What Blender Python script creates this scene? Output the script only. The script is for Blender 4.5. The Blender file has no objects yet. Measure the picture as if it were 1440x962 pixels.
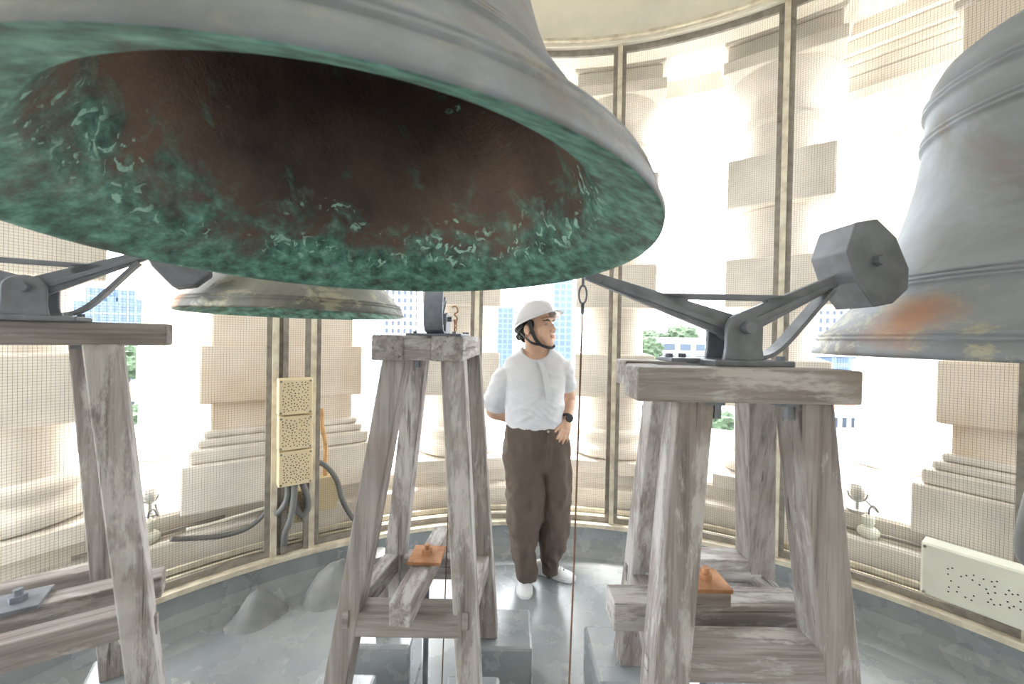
import bpy, bmesh, math, random
from mathutils import Vector, Matrix, noise
random.seed(7)
S = bpy.context.scene
COL = S.collection

# ------------------------------------------------------------------ camera
FPX = 550.0; PITCH = -0.0085; ROLL = 0.01842; CAMH = 1.535
_c, _s = math.cos(ROLL), math.sin(ROLL)
_cp, _sp = math.cos(PITCH), math.sin(PITCH)
def _pit(v): return Vector((v[0], _cp*v[1]-_sp*v[2], _sp*v[1]+_cp*v[2]))
_R = _pit((_c, 0, _s)); _U = _pit((-_s, 0, _c)); _F = _pit((0, 1, 0))
cam_d = bpy.data.cameras.new('camera'); cam = bpy.data.objects.new('camera', cam_d); COL.objects.link(cam)
cam.matrix_world = Matrix(((_R.x, _U.x, -_F.x, 0), (_R.y, _U.y, -_F.y, 0), (_R.z, _U.z, -_F.z, CAMH), (0, 0, 0, 1)))
cam_d.sensor_width = 36.0; cam_d.lens = 36.0*FPX/1440.0; cam_d.clip_start = 0.02; cam_d.clip_end = 3000
cam_d.dof.use_dof = True; cam_d.dof.focus_distance = 2.3; cam_d.dof.aperture_fstop = 4.5
S.camera = cam
def P(px, py, d):
    """world point at depth y=d seen at photo pixel (px,py)"""
    v = _R*((px-720)/FPX) + _U*(-(py-481)/FPX) + _F
    t = d/v.y
    return Vector((v.x*t, d, CAMH + v.z*t))

# ------------------------------------------------------------------ light
W = bpy.data.worlds.new('world'); S.world = W; W.use_nodes = True
wn = W.node_tree.nodes; wl = W.node_tree.links
bg = wn['Background']; bg.inputs['Color'].default_value = (0.90, 0.955, 1.0, 1); bg.inputs['Strength'].default_value = 8.5
sun_d = bpy.data.lights.new('sun_offscreen', 'SUN'); sun_d.energy = 9.0; sun_d.angle = math.radians(6); sun_d.color = (1.0, 0.95, 0.87)
sun = bpy.data.objects.new('sun_offscreen', sun_d); COL.objects.link(sun)
sun.rotation_euler = Vector((0.35, -0.55, -1.0)).to_track_quat('-Z', 'Y').to_euler()
S.view_settings.view_transform = 'Standard'; S.view_settings.look = 'None'
S.view_settings.gamma = 1.0; S.view_settings.use_curve_mapping = False
S.view_settings.exposure = 0.75

# ------------------------------------------------------------------ materials
def nmat(name):
    m = bpy.data.materials.new(name); m.use_nodes = True
    nt = m.node_tree; return m, nt, nt.nodes, nt.links, nt.nodes['Principled BSDF']
def ramp(n, stops):
    r = n.new('ShaderNodeValToRGB'); e = r.color_ramp.elements
    while len(e) < len(stops): e.new(0.5)
    for k, (p, c) in enumerate(stops):
        e[k].position = p; e[k].color = (c[0], c[1], c[2], 1)
    return r
def noise_n(n, l, vec, scale, detail=4, rough=0.55, dist=0.0):
    t = n.new('ShaderNodeTexNoise'); t.inputs['Scale'].default_value = scale; t.inputs['Detail'].default_value = detail
    t.inputs['Roughness'].default_value = rough; t.inputs['Distortion'].default_value = dist
    if vec is not None: l.new(vec, t.inputs['Vector'])
    return t
def mixc(n, l, fac, a, b, mode='MIX'):
    m = n.new('ShaderNodeMix'); m.data_type = 'RGBA'; m.blend_type = mode
    for idx, v in ((0, fac), (6, a), (7, b)):
        if hasattr(v, 'is_linked') or hasattr(v, 'links'): l.new(v, m.inputs[idx])
        elif idx == 0: m.inputs[0].default_value = v
        else: m.inputs[idx].default_value = (v[0], v[1], v[2], 1)
    return m.outputs[2]
def coords(n, l, scale=(1, 1, 1), kind='Object', rnd=False):
    tc = n.new('ShaderNodeTexCoord'); mp = n.new('ShaderNodeMapping'); mp.inputs['Scale'].default_value = scale
    l.new(tc.outputs[kind], mp.inputs['Vector'])
    if rnd:
        oi = n.new('ShaderNodeObjectInfo'); mu = n.new('ShaderNodeMath'); mu.operation = 'MULTIPLY'; mu.inputs[1].default_value = 37.0
        l.new(oi.outputs['Random'], mu.inputs[0]); l.new(mu.outputs[0], mp.inputs['Location'])
    return mp.outputs['Vector']
def bump(n, l, b, h, strength=0.3, dist=0.01):
    bp = n.new('ShaderNodeBump'); bp.inputs['Strength'].default_value = strength; bp.inputs['Distance'].default_value = dist
    l.new(h, bp.inputs['Height']); l.new(bp.outputs['Normal'], b.inputs['Normal'])
def plain(name, col, rough=0.6, metal=0.0, var=0.12, scale=9.0, bmp=0.0, bscale=60.0, col2=None):
    m, nt, n, l, b = nmat(name)
    v = coords(n, l)
    t = noise_n(n, l, v, scale, 5)
    c2 = col2 or tuple(max(0, c*(1-3*var)) for c in col)
    r = ramp(n, [(0.3, c2), (0.62, col)])
    l.new(t.outputs['Fac'], r.inputs['Fac']); l.new(r.outputs['Color'], b.inputs['Base Color'])
    b.inputs['Roughness'].default_value = rough; b.inputs['Metallic'].default_value = metal
    if bmp:
        t2 = noise_n(n, l, v, bscale, 4); bump(n, l, b, t2.outputs['Fac'], bmp, 0.004)
    return m
def wood(name, axis):
    m, nt, n, l, b = nmat(name)
    sc = [46, 46, 46]; sc[axis] = 2.2
    v = coords(n, l, sc, rnd=True); v2 = coords(n, l, (1, 1, 1), rnd=True)
    sp = [13, 13, 13]; sp[axis] = 3.2
    v3 = coords(n, l, sp, rnd=True)
    g = noise_n(n, l, v, 1.0, 7, 0.66, 0.25)
    gr = ramp(n, [(0.28, (0.105, 0.086, 0.08)), (0.42, (0.205, 0.176, 0.165)), (0.56, (0.285, 0.255, 0.24)), (0.75, (0.37, 0.34, 0.32))])
    l.new(g.outputs['Fac'], gr.inputs['Fac'])
    p = noise_n(n, l, v3, 1.0, 9, 0.72, 0.15)                      # worn limewash
    oi = n.new('ShaderNodeObjectInfo'); sh = n.new('ShaderNodeMath'); sh.operation = 'MULTIPLY_ADD'; sh.inputs[1].default_value = 0.26
    l.new(oi.outputs['Random'], sh.inputs[0]); l.new(p.outputs['Fac'], sh.inputs[2])          # some timbers kept more of their limewash
    pr = ramp(n, [(0.66, (0, 0, 0)), (0.74, (1, 1, 1))]); l.new(sh.outputs[0], pr.inputs['Fac'])
    pf = n.new('ShaderNodeMath'); pf.operation = 'MULTIPLY'; pf.inputs[1].default_value = 0.55
    l.new(pr.outputs['Color'], pf.inputs[0])
    c1 = mixc(n, l, pf.outputs[0], gr.outputs['Color'], (0.56, 0.54, 0.52))
    s = noise_n(n, l, v2, 5.0, 4)                                  # brown stains and bare patches
    sr = ramp(n, [(0.54, (0, 0, 0)), (0.70, (0.6, 0.6, 0.6))]); l.new(s.outputs['Fac'], sr.inputs['Fac'])
    c2 = mixc(n, l, sr.outputs['Color'], c1, (0.21, 0.165, 0.14))
    ck = [70, 70, 70]; ck[axis] = 2.0
    k = noise_n(n, l, coords(n, l, ck, rnd=True), 1.0, 3, 0.5); kr = ramp(n, [(0.30, (0.7, 0.7, 0.7)), (0.35, (0, 0, 0))]); l.new(k.outputs['Fac'], kr.inputs['Fac'])
    c3 = mixc(n, l, kr.outputs['Color'], c2, (0.05, 0.035, 0.028))   # drying cracks
    l.new(c3, b.inputs['Base Color']); b.inputs['Roughness'].default_value = 0.75
    bump(n, l, b, g.outputs['Fac'], 0.4, 0.006)
    return m
M = {}
M['wood_x'] = wood('weathered_wood_x', 0); M['wood_y'] = wood('weathered_wood_y', 1); M['wood_z'] = wood('weathered_wood_z', 2)
M['stone'] = plain('cream_stone', (0.85, 0.79, 0.71), 0.85, var=0.10, scale=2.2, bmp=0.25)
M['stain'] = plain('stained_stone', (0.82, 0.74, 0.64), 0.85, scale=2.0, col2=(0.66, 0.54, 0.42), bmp=0.25)
M['cream'] = plain('cream_paint', (0.84, 0.79, 0.69), 0.6, var=0.05, scale=3.0)
M['creamtrim'] = plain('cream_trim', (0.76, 0.70, 0.56), 0.5, scale=14, col2=(0.52, 0.45, 0.34))
M['frame'] = plain('weathered_steel', (0.34, 0.31, 0.275), 0.55, 0.35, var=0.12, scale=20)
M['wire'] = plain('galvanised_wire', (0.13, 0.12, 0.105), 0.6, 0.2, var=0.05)
M['iron'] = plain('dark_iron', (0.185, 0.20, 0.23), 0.5, 0.15, var=0.12, scale=14, bmp=0.25, bscale=45)
M['rust'] = plain('rusty_steel', (0.52, 0.27, 0.14), 0.85, 0.1, scale=16, col2=(0.30, 0.14, 0.07), bmp=0.3)
M['ropebrown'] = plain('brown_cable', (0.20, 0.11, 0.07), 0.7, scale=30)
M['boxcream'] = plain('cream_plastic', (0.80, 0.67, 0.43), 0.45, var=0.03)
M['boxgrey'] = plain('pale_grey_plastic', (0.72, 0.72, 0.62), 0.42, var=0.02)
M['hole_disc'] = plain('hole_shade', (0.03, 0.026, 0.02), 0.9, var=0.02)
M['hose'] = plain('grey_conduit', (0.20, 0.20, 0.20), 0.55, var=0.08)
M['orangepipe'] = plain('orange_pipe', (0.78, 0.46, 0.20), 0.6, scale=20)
M['gutter'] = plain('dirty_gutter', (0.20, 0.18, 0.155), 0.9, scale=7)
M['mound'] = plain('painted_mortar', (0.27, 0.27, 0.26), 0.6, scale=6, col2=(0.13, 0.14, 0.145), bmp=0.5, bscale=25)

def floor_mat():
    m, nt, n, l, b = nmat('grey_floor_paint')
    v = coords(n, l)
    a = noise_n(n, l, v, 1.6, 6, 0.6); r = ramp(n, [(0.3, (0.19, 0.215, 0.23)), (0.55, (0.28, 0.30, 0.31)), (0.75, (0.36, 0.375, 0.375))])
    l.new(a.outputs['Fac'], r.inputs['Fac'])
    sc = noise_n(n, l, coords(n, l, (9, 22, 9)), 1.0, 3, 0.5, 1.5); sr = ramp(n, [(0.62, (0, 0, 0)), (0.80, (0.22, 0.22, 0.22))]); l.new(sc.outputs['Fac'], sr.inputs['Fac'])
    c = mixc(n, l, sr.outputs['Color'], r.outputs['Color'], (0.46, 0.47, 0.46))
    l.new(c, b.inputs['Base Color'])
    q = noise_n(n, l, v, 5.0, 5); qr = ramp(n, [(0.25, (0.20,)*3), (0.75, (0.33,)*3)]); l.new(q.outputs['Fac'], qr.inputs['Fac'])
    l.new(qr.outputs['Color'], b.inputs['Roughness'])
    b.inputs['Specular IOR Level'].default_value = 0.9
    h = noise_n(n, l, v, 38, 4); bump(n, l, b, h.outputs['Fac'], 0.05, 0.006)
    return m
M['floor'] = floor_mat()

def bell_outer(name, tone, strike=None, lime=0.9):
    m, nt, n, l, b = nmat(name)
    v = coords(n, l)
    a = noise_n(n, l, coords(n, l, (3, 3, 2.2)), 1.0, 6, 0.62, 0.8)
    r = ramp(n, [(0.30, tone[0]), (0.42, tone[1]), (0.55, tone[2]), (0.75, tone[3])]); l.new(a.outputs['Fac'], r.inputs['Fac'])
    t = noise_n(n, l, coords(n, l, (9, 9, 15)), 1.0, 7, 0.7, 0.4)
    tr = ramp(n, [(0.52, (0, 0, 0)), (0.60, (1, 1, 1))]); l.new(t.outputs['Fac'], tr.inputs['Fac'])
    # limescale bloom sits on the sound bow, fading up the waist
    sx = n.new('ShaderNodeSeparateXYZ'); l.new(v, sx.inputs[0])
    mr = n.new('ShaderNodeMapRange'); mr.inputs['From Min'].default_value = 0.04; mr.inputs['From Max'].default_value = 0.30
    mr.inputs['To Min'].default_value = lime; mr.inputs['To Max'].default_value = 0.06; l.new(sx.outputs['Z'], mr.inputs['Value'])
    mu = n.new('ShaderNodeMath'); mu.operation = 'MULTIPLY'; l.new(tr.outputs['Color'], mu.inputs[0]); l.new(mr.outputs[0], mu.inputs[1])
    c = mixc(n, l, mu.outputs[0], r.outputs['Color'], (0.42, 0.40, 0.30))
    if strike:                                                     # bronze rubbed bright by the hammer
        vd = n.new('ShaderNodeVectorMath'); vd.operation = 'DISTANCE'; l.new(v, vd.inputs[0]); vd.inputs[1].default_value = strike[:3]
        wn_ = noise_n(n, l, v, 14, 4); ws = n.new('ShaderNodeMath'); ws.operation = 'MULTIPLY_ADD'; ws.inputs[1].default_value = strike[3]*0.9
        l.new(wn_.outputs['Fac'], ws.inputs[0]); l.new(vd.outputs['Value'], ws.inputs[2])
        sr = n.new('ShaderNodeMapRange'); sr.inputs['From Min'].default_value = strike[3]*0.7; sr.inputs['From Max'].default_value = strike[3]*1.55
        sr.inputs['To Min'].default_value = 0.85; sr.inputs['To Max'].default_value = 0.0; l.new(ws.outputs[0], sr.inputs['Value'])
        c = mixc(n, l, sr.outputs[0], c, (0.50, 0.25, 0.14))
    l.new(c, b.inputs['Base Color'])
    b.inputs['Metallic'].default_value = 0.1; b.inputs['Roughness'].default_value = 0.58; b.inputs['Specular IOR Level'].default_value = 0.32
    h = noise_n(n, l, v, 26, 5, 0.6); bump(n, l, b, h.outputs['Fac'], 0.12, 0.008)
    return m
TONE = [(0.19, 0.14, 0.11), (0.20, 0.203, 0.21), (0.24, 0.262, 0.285), (0.32, 0.355, 0.39)]
TONE2 = [(0.12, 0.105, 0.085), (0.17, 0.17, 0.15), (0.22, 0.228, 0.205), (0.33, 0.33, 0.28)]
M['bell_out'] = bell_outer('bronze_patina_outside', TONE, None, 0.3)
def bell_inner(name, H):
    m, nt, n, l, b = nmat(name)
    v = coords(n, l)
    a = noise_n(n, l, coords(n, l, (3, 3, 3)), 1.0, 5, 0.6)
    r = ramp(n, [(0.3, (0.04, 0.03, 0.026)), (0.55, (0.125, 0.08, 0.06)), (0.8, (0.21, 0.135, 0.095))]); l.new(a.outputs['Fac'], r.inputs['Fac'])
    sx = n.new('ShaderNodeSeparateXYZ'); l.new(v, sx.inputs[0])
    # verdigris: thick around the lip and in a loose band higher up, broken by noise
    rm = n.new('ShaderNodeMapRange'); rm.inputs['From Min'].default_value = 0.03*H; rm.inputs['From Max'].default_value = 0.46*H
    rm.inputs['To Min'].default_value = 0.26; rm.inputs['To Max'].default_value = -0.08; l.new(sx.outputs['Z'], rm.inputs['Value'])
    q = noise_n(n, l, coords(n, l, (7, 7, 9)), 1.0, 7, 0.66, 0.7)
    ad = n.new('ShaderNodeMath'); ad.operation = 'ADD'; l.new(q.outputs['Fac'], ad.inputs[0]); l.new(rm.outputs[0], ad.inputs[1])
    gr = ramp(n, [(0.50, (0, 0, 0)), (0.70, (1, 1, 1))]); l.new(ad.outputs[0], gr.inputs['Fac'])
    k = noise_n(n, l, coords(n, l, (22, 22, 26)), 1.0, 5, 0.65); kr = ramp(n, [(0.34, (0.03, 0.065, 0.056)), (0.48, (0.07, 0.19, 0.155)), (0.62, (0.15, 0.35, 0.285)), (0.78, (0.36, 0.54, 0.45))]); l.new(k.outputs['Fac'], kr.inputs['Fac'])
    c = mixc(n, l, gr.outputs['Color'], r.outputs['Color'], kr.outputs['Color'])
    # flaked pale scale
    vo = noise_n(n, l, coords(n, l, (30, 30, 34)), 1.0, 4, 0.5, 1.2)
    vr = ramp(n, [(0.58, (0, 0, 0)), (0.62, (1, 1, 1))]); l.new(vo.outputs['Fac'], vr.inputs['Fac'])
    q2 = noise_n(n, l, coords(n, l, (5, 5, 11)), 1.0, 3); ad2 = n.new('ShaderNodeMath'); ad2.operation = 'ADD'; l.new(q2.outputs['Fac'], ad2.inputs[0]); l.new(rm.outputs[0], ad2.inputs[1])
    q2r = ramp(n, [(0.58, (0, 0, 0)), (0.66, (1, 1, 1))]); l.new(ad2.outputs[0], q2r.inputs['Fac'])
    f2 = n.new('ShaderNodeMath'); f2.operation = 'MULTIPLY'; l.new(vr.outputs['Color'], f2.inputs[0]); l.new(q2r.outputs['Color'], f2.inputs[1])
    lr = n.new('ShaderNodeMapRange'); lr.inputs['From Min'].default_value = 0.09*H; lr.inputs['From Max'].default_value = 0.13*H; l.new(sx.outputs['Z'], lr.inputs['Value'])
    f3 = n.new('ShaderNodeMath'); f3.operation = 'MULTIPLY'; l.new(f2.outputs[0], f3.inputs[0]); l.new(lr.outputs[0], f3.inputs[1]); f2 = f3
    c2 = mixc(n, l, f2.outputs[0], c, (0.36, 0.62, 0.52))
    l.new(c2, b.inputs['Base Color']); b.inputs['Roughness'].default_value = 0.55; b.inputs['Metallic'].default_value = 0.1
    h = noise_n(n, l, v, 30, 6, 0.65); bump(n, l, b, h.outputs['Fac'], 0.45, 0.012)
    return m

# ------------------------------------------------------------------ helpers
def props(o, label=None, cat=None, group=None, kind=None):
    if label: o['label'] = label
    if cat: o['category'] = cat
    if group: o['group'] = group
    if kind: o['kind'] = kind
    return o
def mesh(name, verts, faces, mat, parent=None, smooth=False, bevel=0.0, world=True, seg=2, autosmooth=None):
    """one mesh object; with world=True verts are world coordinates even under a parent"""
    me = bpy.data.meshes.new(name)
    inv = parent.matrix_basis.inverted() if (parent is not None and world) else None
    if inv is not None and parent.parent is not None: inv = (parent.parent.matrix_basis @ parent.matrix_basis).inverted()
    vv = [tuple(inv @ Vector(v)) for v in verts] if inv is not None else [tuple(v) for v in verts]
    me.from_pydata(vv, [], faces)
    me.update()
    mats = mat if isinstance(mat, (list, tuple)) else [mat]
    for mm in mats: me.materials.append(M[mm] if isinstance(mm, str) else mm)
    bm = bmesh.new(); bm.from_mesh(me); bmesh.ops.recalc_face_normals(bm, faces=bm.faces); bm.to_mesh(me); bm.free()
    if smooth: me.polygons.foreach_set('use_smooth', [True]*len(me.polygons))
    o = bpy.data.objects.new(name, me); COL.objects.link(o)
    if parent is not None: o.parent = parent
    if bevel:
        md = o.modifiers.new('bevel', 'BEVEL'); md.width = bevel; md.segments = seg; md.limit_method = 'ANGLE'; md.angle_limit = 0.6
    return o
def empty(name, loc, label, cat, group=None, rotz=0.0, kind=None):
    o = bpy.data.objects.new(name, None); COL.objects.link(o); o.location = loc; o.rotation_euler = (0, 0, rotz)
    o.matrix_basis = Matrix.Translation(Vector(loc)) @ Matrix.Rotation(rotz, 4, 'Z')
    o.empty_display_size = 0.1
    return props(o, label, cat, group, kind)
BOXF = [(0, 1, 3, 2), (4, 6, 7, 5), (0, 4, 5, 1), (2, 3, 7, 6), (0, 2, 6, 4), (1, 5, 7, 3)]
class G:
    """geometry collector"""
    def __init__(s): s.v = []; s.f = []
    def add(s, v, f):
        o = len(s.v); s.v += [Vector(x) for x in v]; s.f += [tuple(i+o for i in q) for q in f]; return s
    def box(s, c, d, rot=None):
        pts = [Vector(((i-.5)*d[0], (j-.5)*d[1], (k-.5)*d[2])) for i in (0, 1) for j in (0, 1) for k in (0, 1)]
        if rot is not None: pts = [rot @ p for p in pts]
        c = Vector(c); return s.add([c+p for p in pts], BOXF)
    def bar(s, a, b, w, h, up=(0, 0, 1)):
        a, b = Vector(a), Vector(b); d = (b-a).normalized(); sd = d.cross(Vector(up)).normalized(); u = sd.cross(d)
        pts = []
        for e in (a, b):
            for i in (-.5, .5):
                for k in (-.5, .5): pts.append(e + sd*(i*w) + u*(k*h))
        return s.add(pts, BOXF)
    def prism(s, poly, off):
        n = len(poly); off = Vector(off); v = [Vector(p) for p in poly]; v += [p+off for p in v]
        return s.add(v, [tuple(range(n)), tuple(range(2*n-1, n-1, -1))] + [(i, (i+1) % n, n+(i+1) % n, n+i) for i in range(n)])
    def tube(s, pts, r, n=8, caps=True):
        pts = [Vector(p) for p in pts]; m = len(pts); rr = r if isinstance(r, (list, tuple)) else [r]*m
        t0 = (pts[1]-pts[0]).normalized(); up = Vector((0, 0, 1)) if abs(t0.z) < .9 else Vector((1, 0, 0))
        nrm = (up - t0*up.dot(t0)).normalized(); v = []
        for i, p in enumerate(pts):
            t = (pts[min(i+1, m-1)]-pts[max(i-1, 0)]).normalized()
            nrm = (nrm - t*nrm.dot(t)).normalized(); bn = t.cross(nrm)
            for k in range(n):
                a = 2*math.pi*k/n; v.append(p + (nrm*math.cos(a)+bn*math.sin(a))*rr[i])
        f = [(i*n+k, i*n+(k+1) % n, (i+1)*n+(k+1) % n, (i+1)*n+k) for i in range(m-1) for k in range(n)]
        if caps: f += [tuple(range(n-1, -1, -1)), tuple((m-1)*n+k for k in range(n))]
        return s.add(v, f)
    def cyl(s, a, b, r, n=16, r2=None): return s.tube([a, b], [r, r if r2 is None else r2], n)
    def lathe(s, prof, c=(0, 0, 0), n=48, a0=0.0, a1=2*math.pi, close=False):
        c = Vector(c); full = abs(a1-a0-2*math.pi) < 1e-6; m = n if full else n+1; v = []
        for i in range(m):
            a = a0+(a1-a0)*i/n
            for r, z in prof: v.append(c+Vector((r*math.sin(a), r*math.cos(a), z)))
        k = len(prof); f = []
        for i in range(n):
            j = (i+1) % m
            for q in range(k if close else k-1):
                q2 = (q+1) % k; f.append((i*k+q, j*k+q, j*k+q2, i*k+q2))
        if close and not full: f += [tuple(range(k)), tuple((m-1)*k+q for q in range(k-1, -1, -1))]
        return s.add(v, f)
    def sphere(s, c, r, nu=12, nv=8, rot=None):
        c = Vector(c); r = r if isinstance(r, (tuple, list)) else (r, r, r); v = [Vector((0, 0, -r[2]))]
        for j in range(1, nv):
            b = -math.pi/2+math.pi*j/nv
            for i in range(nu): a = 2*math.pi*i/nu; v.append(Vector((r[0]*math.cos(b)*math.cos(a), r[1]*math.cos(b)*math.sin(a), r[2]*math.sin(b))))
        v.append(Vector((0, 0, r[2]))); L = len(v)-1
        f = [(0, 1+(i+1) % nu, 1+i) for i in range(nu)]
        f += [(1+j*nu+i, 1+j*nu+(i+1) % nu, 1+(j+1)*nu+(i+1) % nu, 1+(j+1)*nu+i) for j in range(nv-2) for i in range(nu)]
        f += [(L, 1+(nv-2)*nu+i, 1+(nv-2)*nu+(i+1) % nu) for i in range(nu)]
        if rot is not None: v = [rot @ p for p in v]
        return s.add([c+p for p in v], f)
    def build(s, name, mat, parent=None, **k): return mesh(name, s.v, s.f, mat, parent, **k)
def bez(p0, p1, p2, p3, n=12):
    p = [Vector(q) for q in (p0, p1, p2, p3)]
    return [p[0]*(1-t)**3+p[1]*3*t*(1-t)**2+p[2]*3*t*t*(1-t)+p[3]*t**3 for t in [i/n for i in range(n+1)]]
def spline(pts, n=8):
    pts = [Vector(p) for p in pts]; out = []
    for i in range(len(pts)-1):
        a, b, c, d = pts[max(i-1, 0)], pts[i], pts[i+1], pts[min(i+2, len(pts)-1)]
        for k in range(n):
            t = k/n; out.append(0.5*((2*b)+(c-a)*t+(2*a-5*b+4*c-d)*t*t+(3*b-a-3*c+d)*t**3))
    return out+[pts[-1]]

# ================================================================== the tower room
TC = Vector((0.2016, 0.281, 0)); RW = 2.51
def pol(deg, r, z): a = math.radians(deg); return Vector((TC.x+r*math.sin(a), TC.y+r*math.cos(a), z))
props(G().lathe([(0, 0), (2.40, 0.0), (2.70, 0.0), (2.70, -0.3), (0, -0.3)], TC, 96).build('floor', 'floor', smooth=True), kind='structure')
props(G().lathe([(2.26, -0.002), (2.36, 0.006), (2.44, 0.026), (2.49, 0.062), (2.515, 0.11), (2.525, 0.222), (2.70, 0.222), (2.70, -0.002)], TC, 120, close=True).build('baseboard_kerb', 'floor', smooth=False), kind='structure')
props(G().lathe([(2.505, 0.205), (2.505, 0.232), (2.61, 0.232), (2.61, 0.205)], TC, 120, close=True).build('trim_1', 'creamtrim'), kind='structure')
props(G().lathe([(2.52, 3.615), (2.52, 4.75), (2.75, 4.75), (2.75, 3.615)], TC, 120, close=True).build('wall_upper', 'cream', smooth=False), kind='structure')
props(G().lathe([(0, 4.70), (2.60, 4.70), (2.60, 4.9), (0, 4.9)], TC, 96).build('ceiling', 'cream'), kind='structure')
props(G().lathe([(2.49, 3.635), (2.49, 3.655), (2.53, 3.655), (2.53, 3.635)], TC, 120, close=True).build('trim_2', 'creamtrim'), kind='structure')

props(G().lathe([(2.53, 0.2), (2.53, 3.62), (2.75, 3.62), (2.75, 0.2)], TC, 60, math.radians(96), math.radians(258), close=True).build('wall_back_added', 'cream'), kind='structure')  # unseen solid wall, added to cut the light coming from behind the camera
# window posts: cream strip between two steel angles
POSTS = [-101.5, -66, -38.3, -33.8, -10.3, 11.9, 34.25, 55.6, 75, 95.5]
def arcbox(deg0, deg1, r0, r1, z0, z1, n):
    g = G(); g.lathe([(r0, z0), (r0, z1), (r1, z1), (r1, z0)], TC, n, math.radians(deg0), math.radians(deg1), close=True); return g
def deg_of(m, r=2.56): return math.degrees(m/r)
order = sorted(POSTS)
for k, a in enumerate(order):
    w = deg_of(0.0155)
    props(arcbox(a-w, a+w, 2.53, 2.60, 0.232, 3.62, 2).build('trim_%d' % (k+3), 'creamtrim'), kind='structure')
ZB, ZT = 0.245, 3.60
for k, a in enumerate(order):
    b = order[(k+1) % len(order)]
    if b < a: continue
    lo, hi = a+deg_of(0.0155), b-deg_of(0.0155)
    wroot = empty('window_%d' % (k+1), pol((lo+hi)/2, 2.57, 0.232), None, None, kind='structure')
    fw = deg_of(0.028)
    n = max(3, int((hi-lo)*0.8))
    arcbox(lo, lo+fw, 2.555, 2.575, 0.232, 3.615, 1).build('frame_bar', 'frame', wroot)
    arcbox(hi-fw, hi, 2.555, 2.575, 0.232, 3.615, 1).build('frame_bar', 'frame', wroot)
    arcbox(lo+fw, hi-fw, 2.556, 2.574, 3.572, 3.615, n).build('frame_bar', 'frame', wroot)
    arcbox(lo+fw, hi-fw, 2.556, 2.574, 0.232, 0.268, n).build('frame_bar', 'frame', wroot)
    g = G()
    for s in (lo+fw*0.5, hi-fw*0.5):
        for z in (0.30, 0.95, 1.6, 2.25, 2.9, 3.5):
            p = pol(s, 2.555, z); q = pol(s, 2.549, z); g.cyl(p, q, 0.007, 8)
    props(g.build('rivet', 'frame', wroot), kind='stuff')
    mid = (a+b)/2
    if True:
        g = G(); sp = deg_of(0.0127); rr = 2.578; h = 0.00042
        nv = int((hi-lo-2*fw)/sp); ca = lo+fw
        for i in range(nv+1):
            c = ca+i*sp
            v = []
            for z in (0.262, 3.58):
                for da, dr in ((-1, -0.5), (1, -0.5), (0, 1)): v.append(pol(c+math.degrees(da*h/rr), rr+dr*h, z))
            g.add(v, [(0, 1, 4, 3), (1, 2, 5, 4), (2, 0, 3, 5)])
        nz = int((3.58-0.262)/0.0127); ns = max(2, int(round((hi-lo-2*fw)/3.0)))
        base = [(rr-0.5*h, -h), (rr-0.5*h, h), (rr+h, 0)]
        for i in range(nz+1):
            z = 0.265+i*0.0127
            g.lathe([(r, z+d) for r, d in base], TC, ns, math.radians(lo+fw), math.radians(hi-fw), close=True)
        me = bpy.data.meshes.new('wire_mesh'); inv = wroot.matrix_basis.inverted()
        me.from_pydata([tuple(inv @ q) for q in g.v], [], g.f); me.materials.append(M['wire'])
        o = bpy.data.objects.new('wire_mesh', me); COL.objects.link(o); o.parent = wroot; o['kind'] = 'stuff'
# ledges outside the mesh
props(G().lathe([(2.60, 0.05), (2.60, 0.10), (2.80, 0.10), (2.80, 0.05)], TC, 96, close=True).build('trim_30', 'gutter'), kind='structure')
props(G().lathe([(2.700, 0.235), (2.700, 0.262), (2.722, 0.262), (2.722, 0.10), (2.716, 0.10), (2.716, 0.235)], TC, 96, close=True).build('trim_31', 'creamtrim'), kind='structure')
props(G().lathe([(2.612, 0.10), (2.612, 0.256), (2.63, 0.256), (2.63, 0.10)], TC, 96, close=True).build('trim_29', 'creamtrim'), kind='structure')
props(G().lathe([(2.80, 0.05), (2.80, 0.36), (2.81, 0.375), (2.93, 0.375), (2.93, 0.47), (2.945, 0.485), (5.0, 0.485), (5.0, -1.0), (2.80, -1.0)], TC, 120, close=True).build('trim_32', 'stone'), kind='structure')
# stone ceiling of the colonnade round the room
props(G().lathe([(2.75, 4.05), (2.75, 4.9), (3.75, 4.9), (3.75, 4.05)], TC, 96, close=True).build('trim_33', 'stone'), kind='structure')
props(G().lathe([(3.75, 4.22), (3.75, 4.9), (4.45, 4.9), (4.45, 4.0), (3.95, 4.0), (3.95, 4.22)], TC, 96, close=True).build('trim_34', 'stone'), kind='structure')

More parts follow.
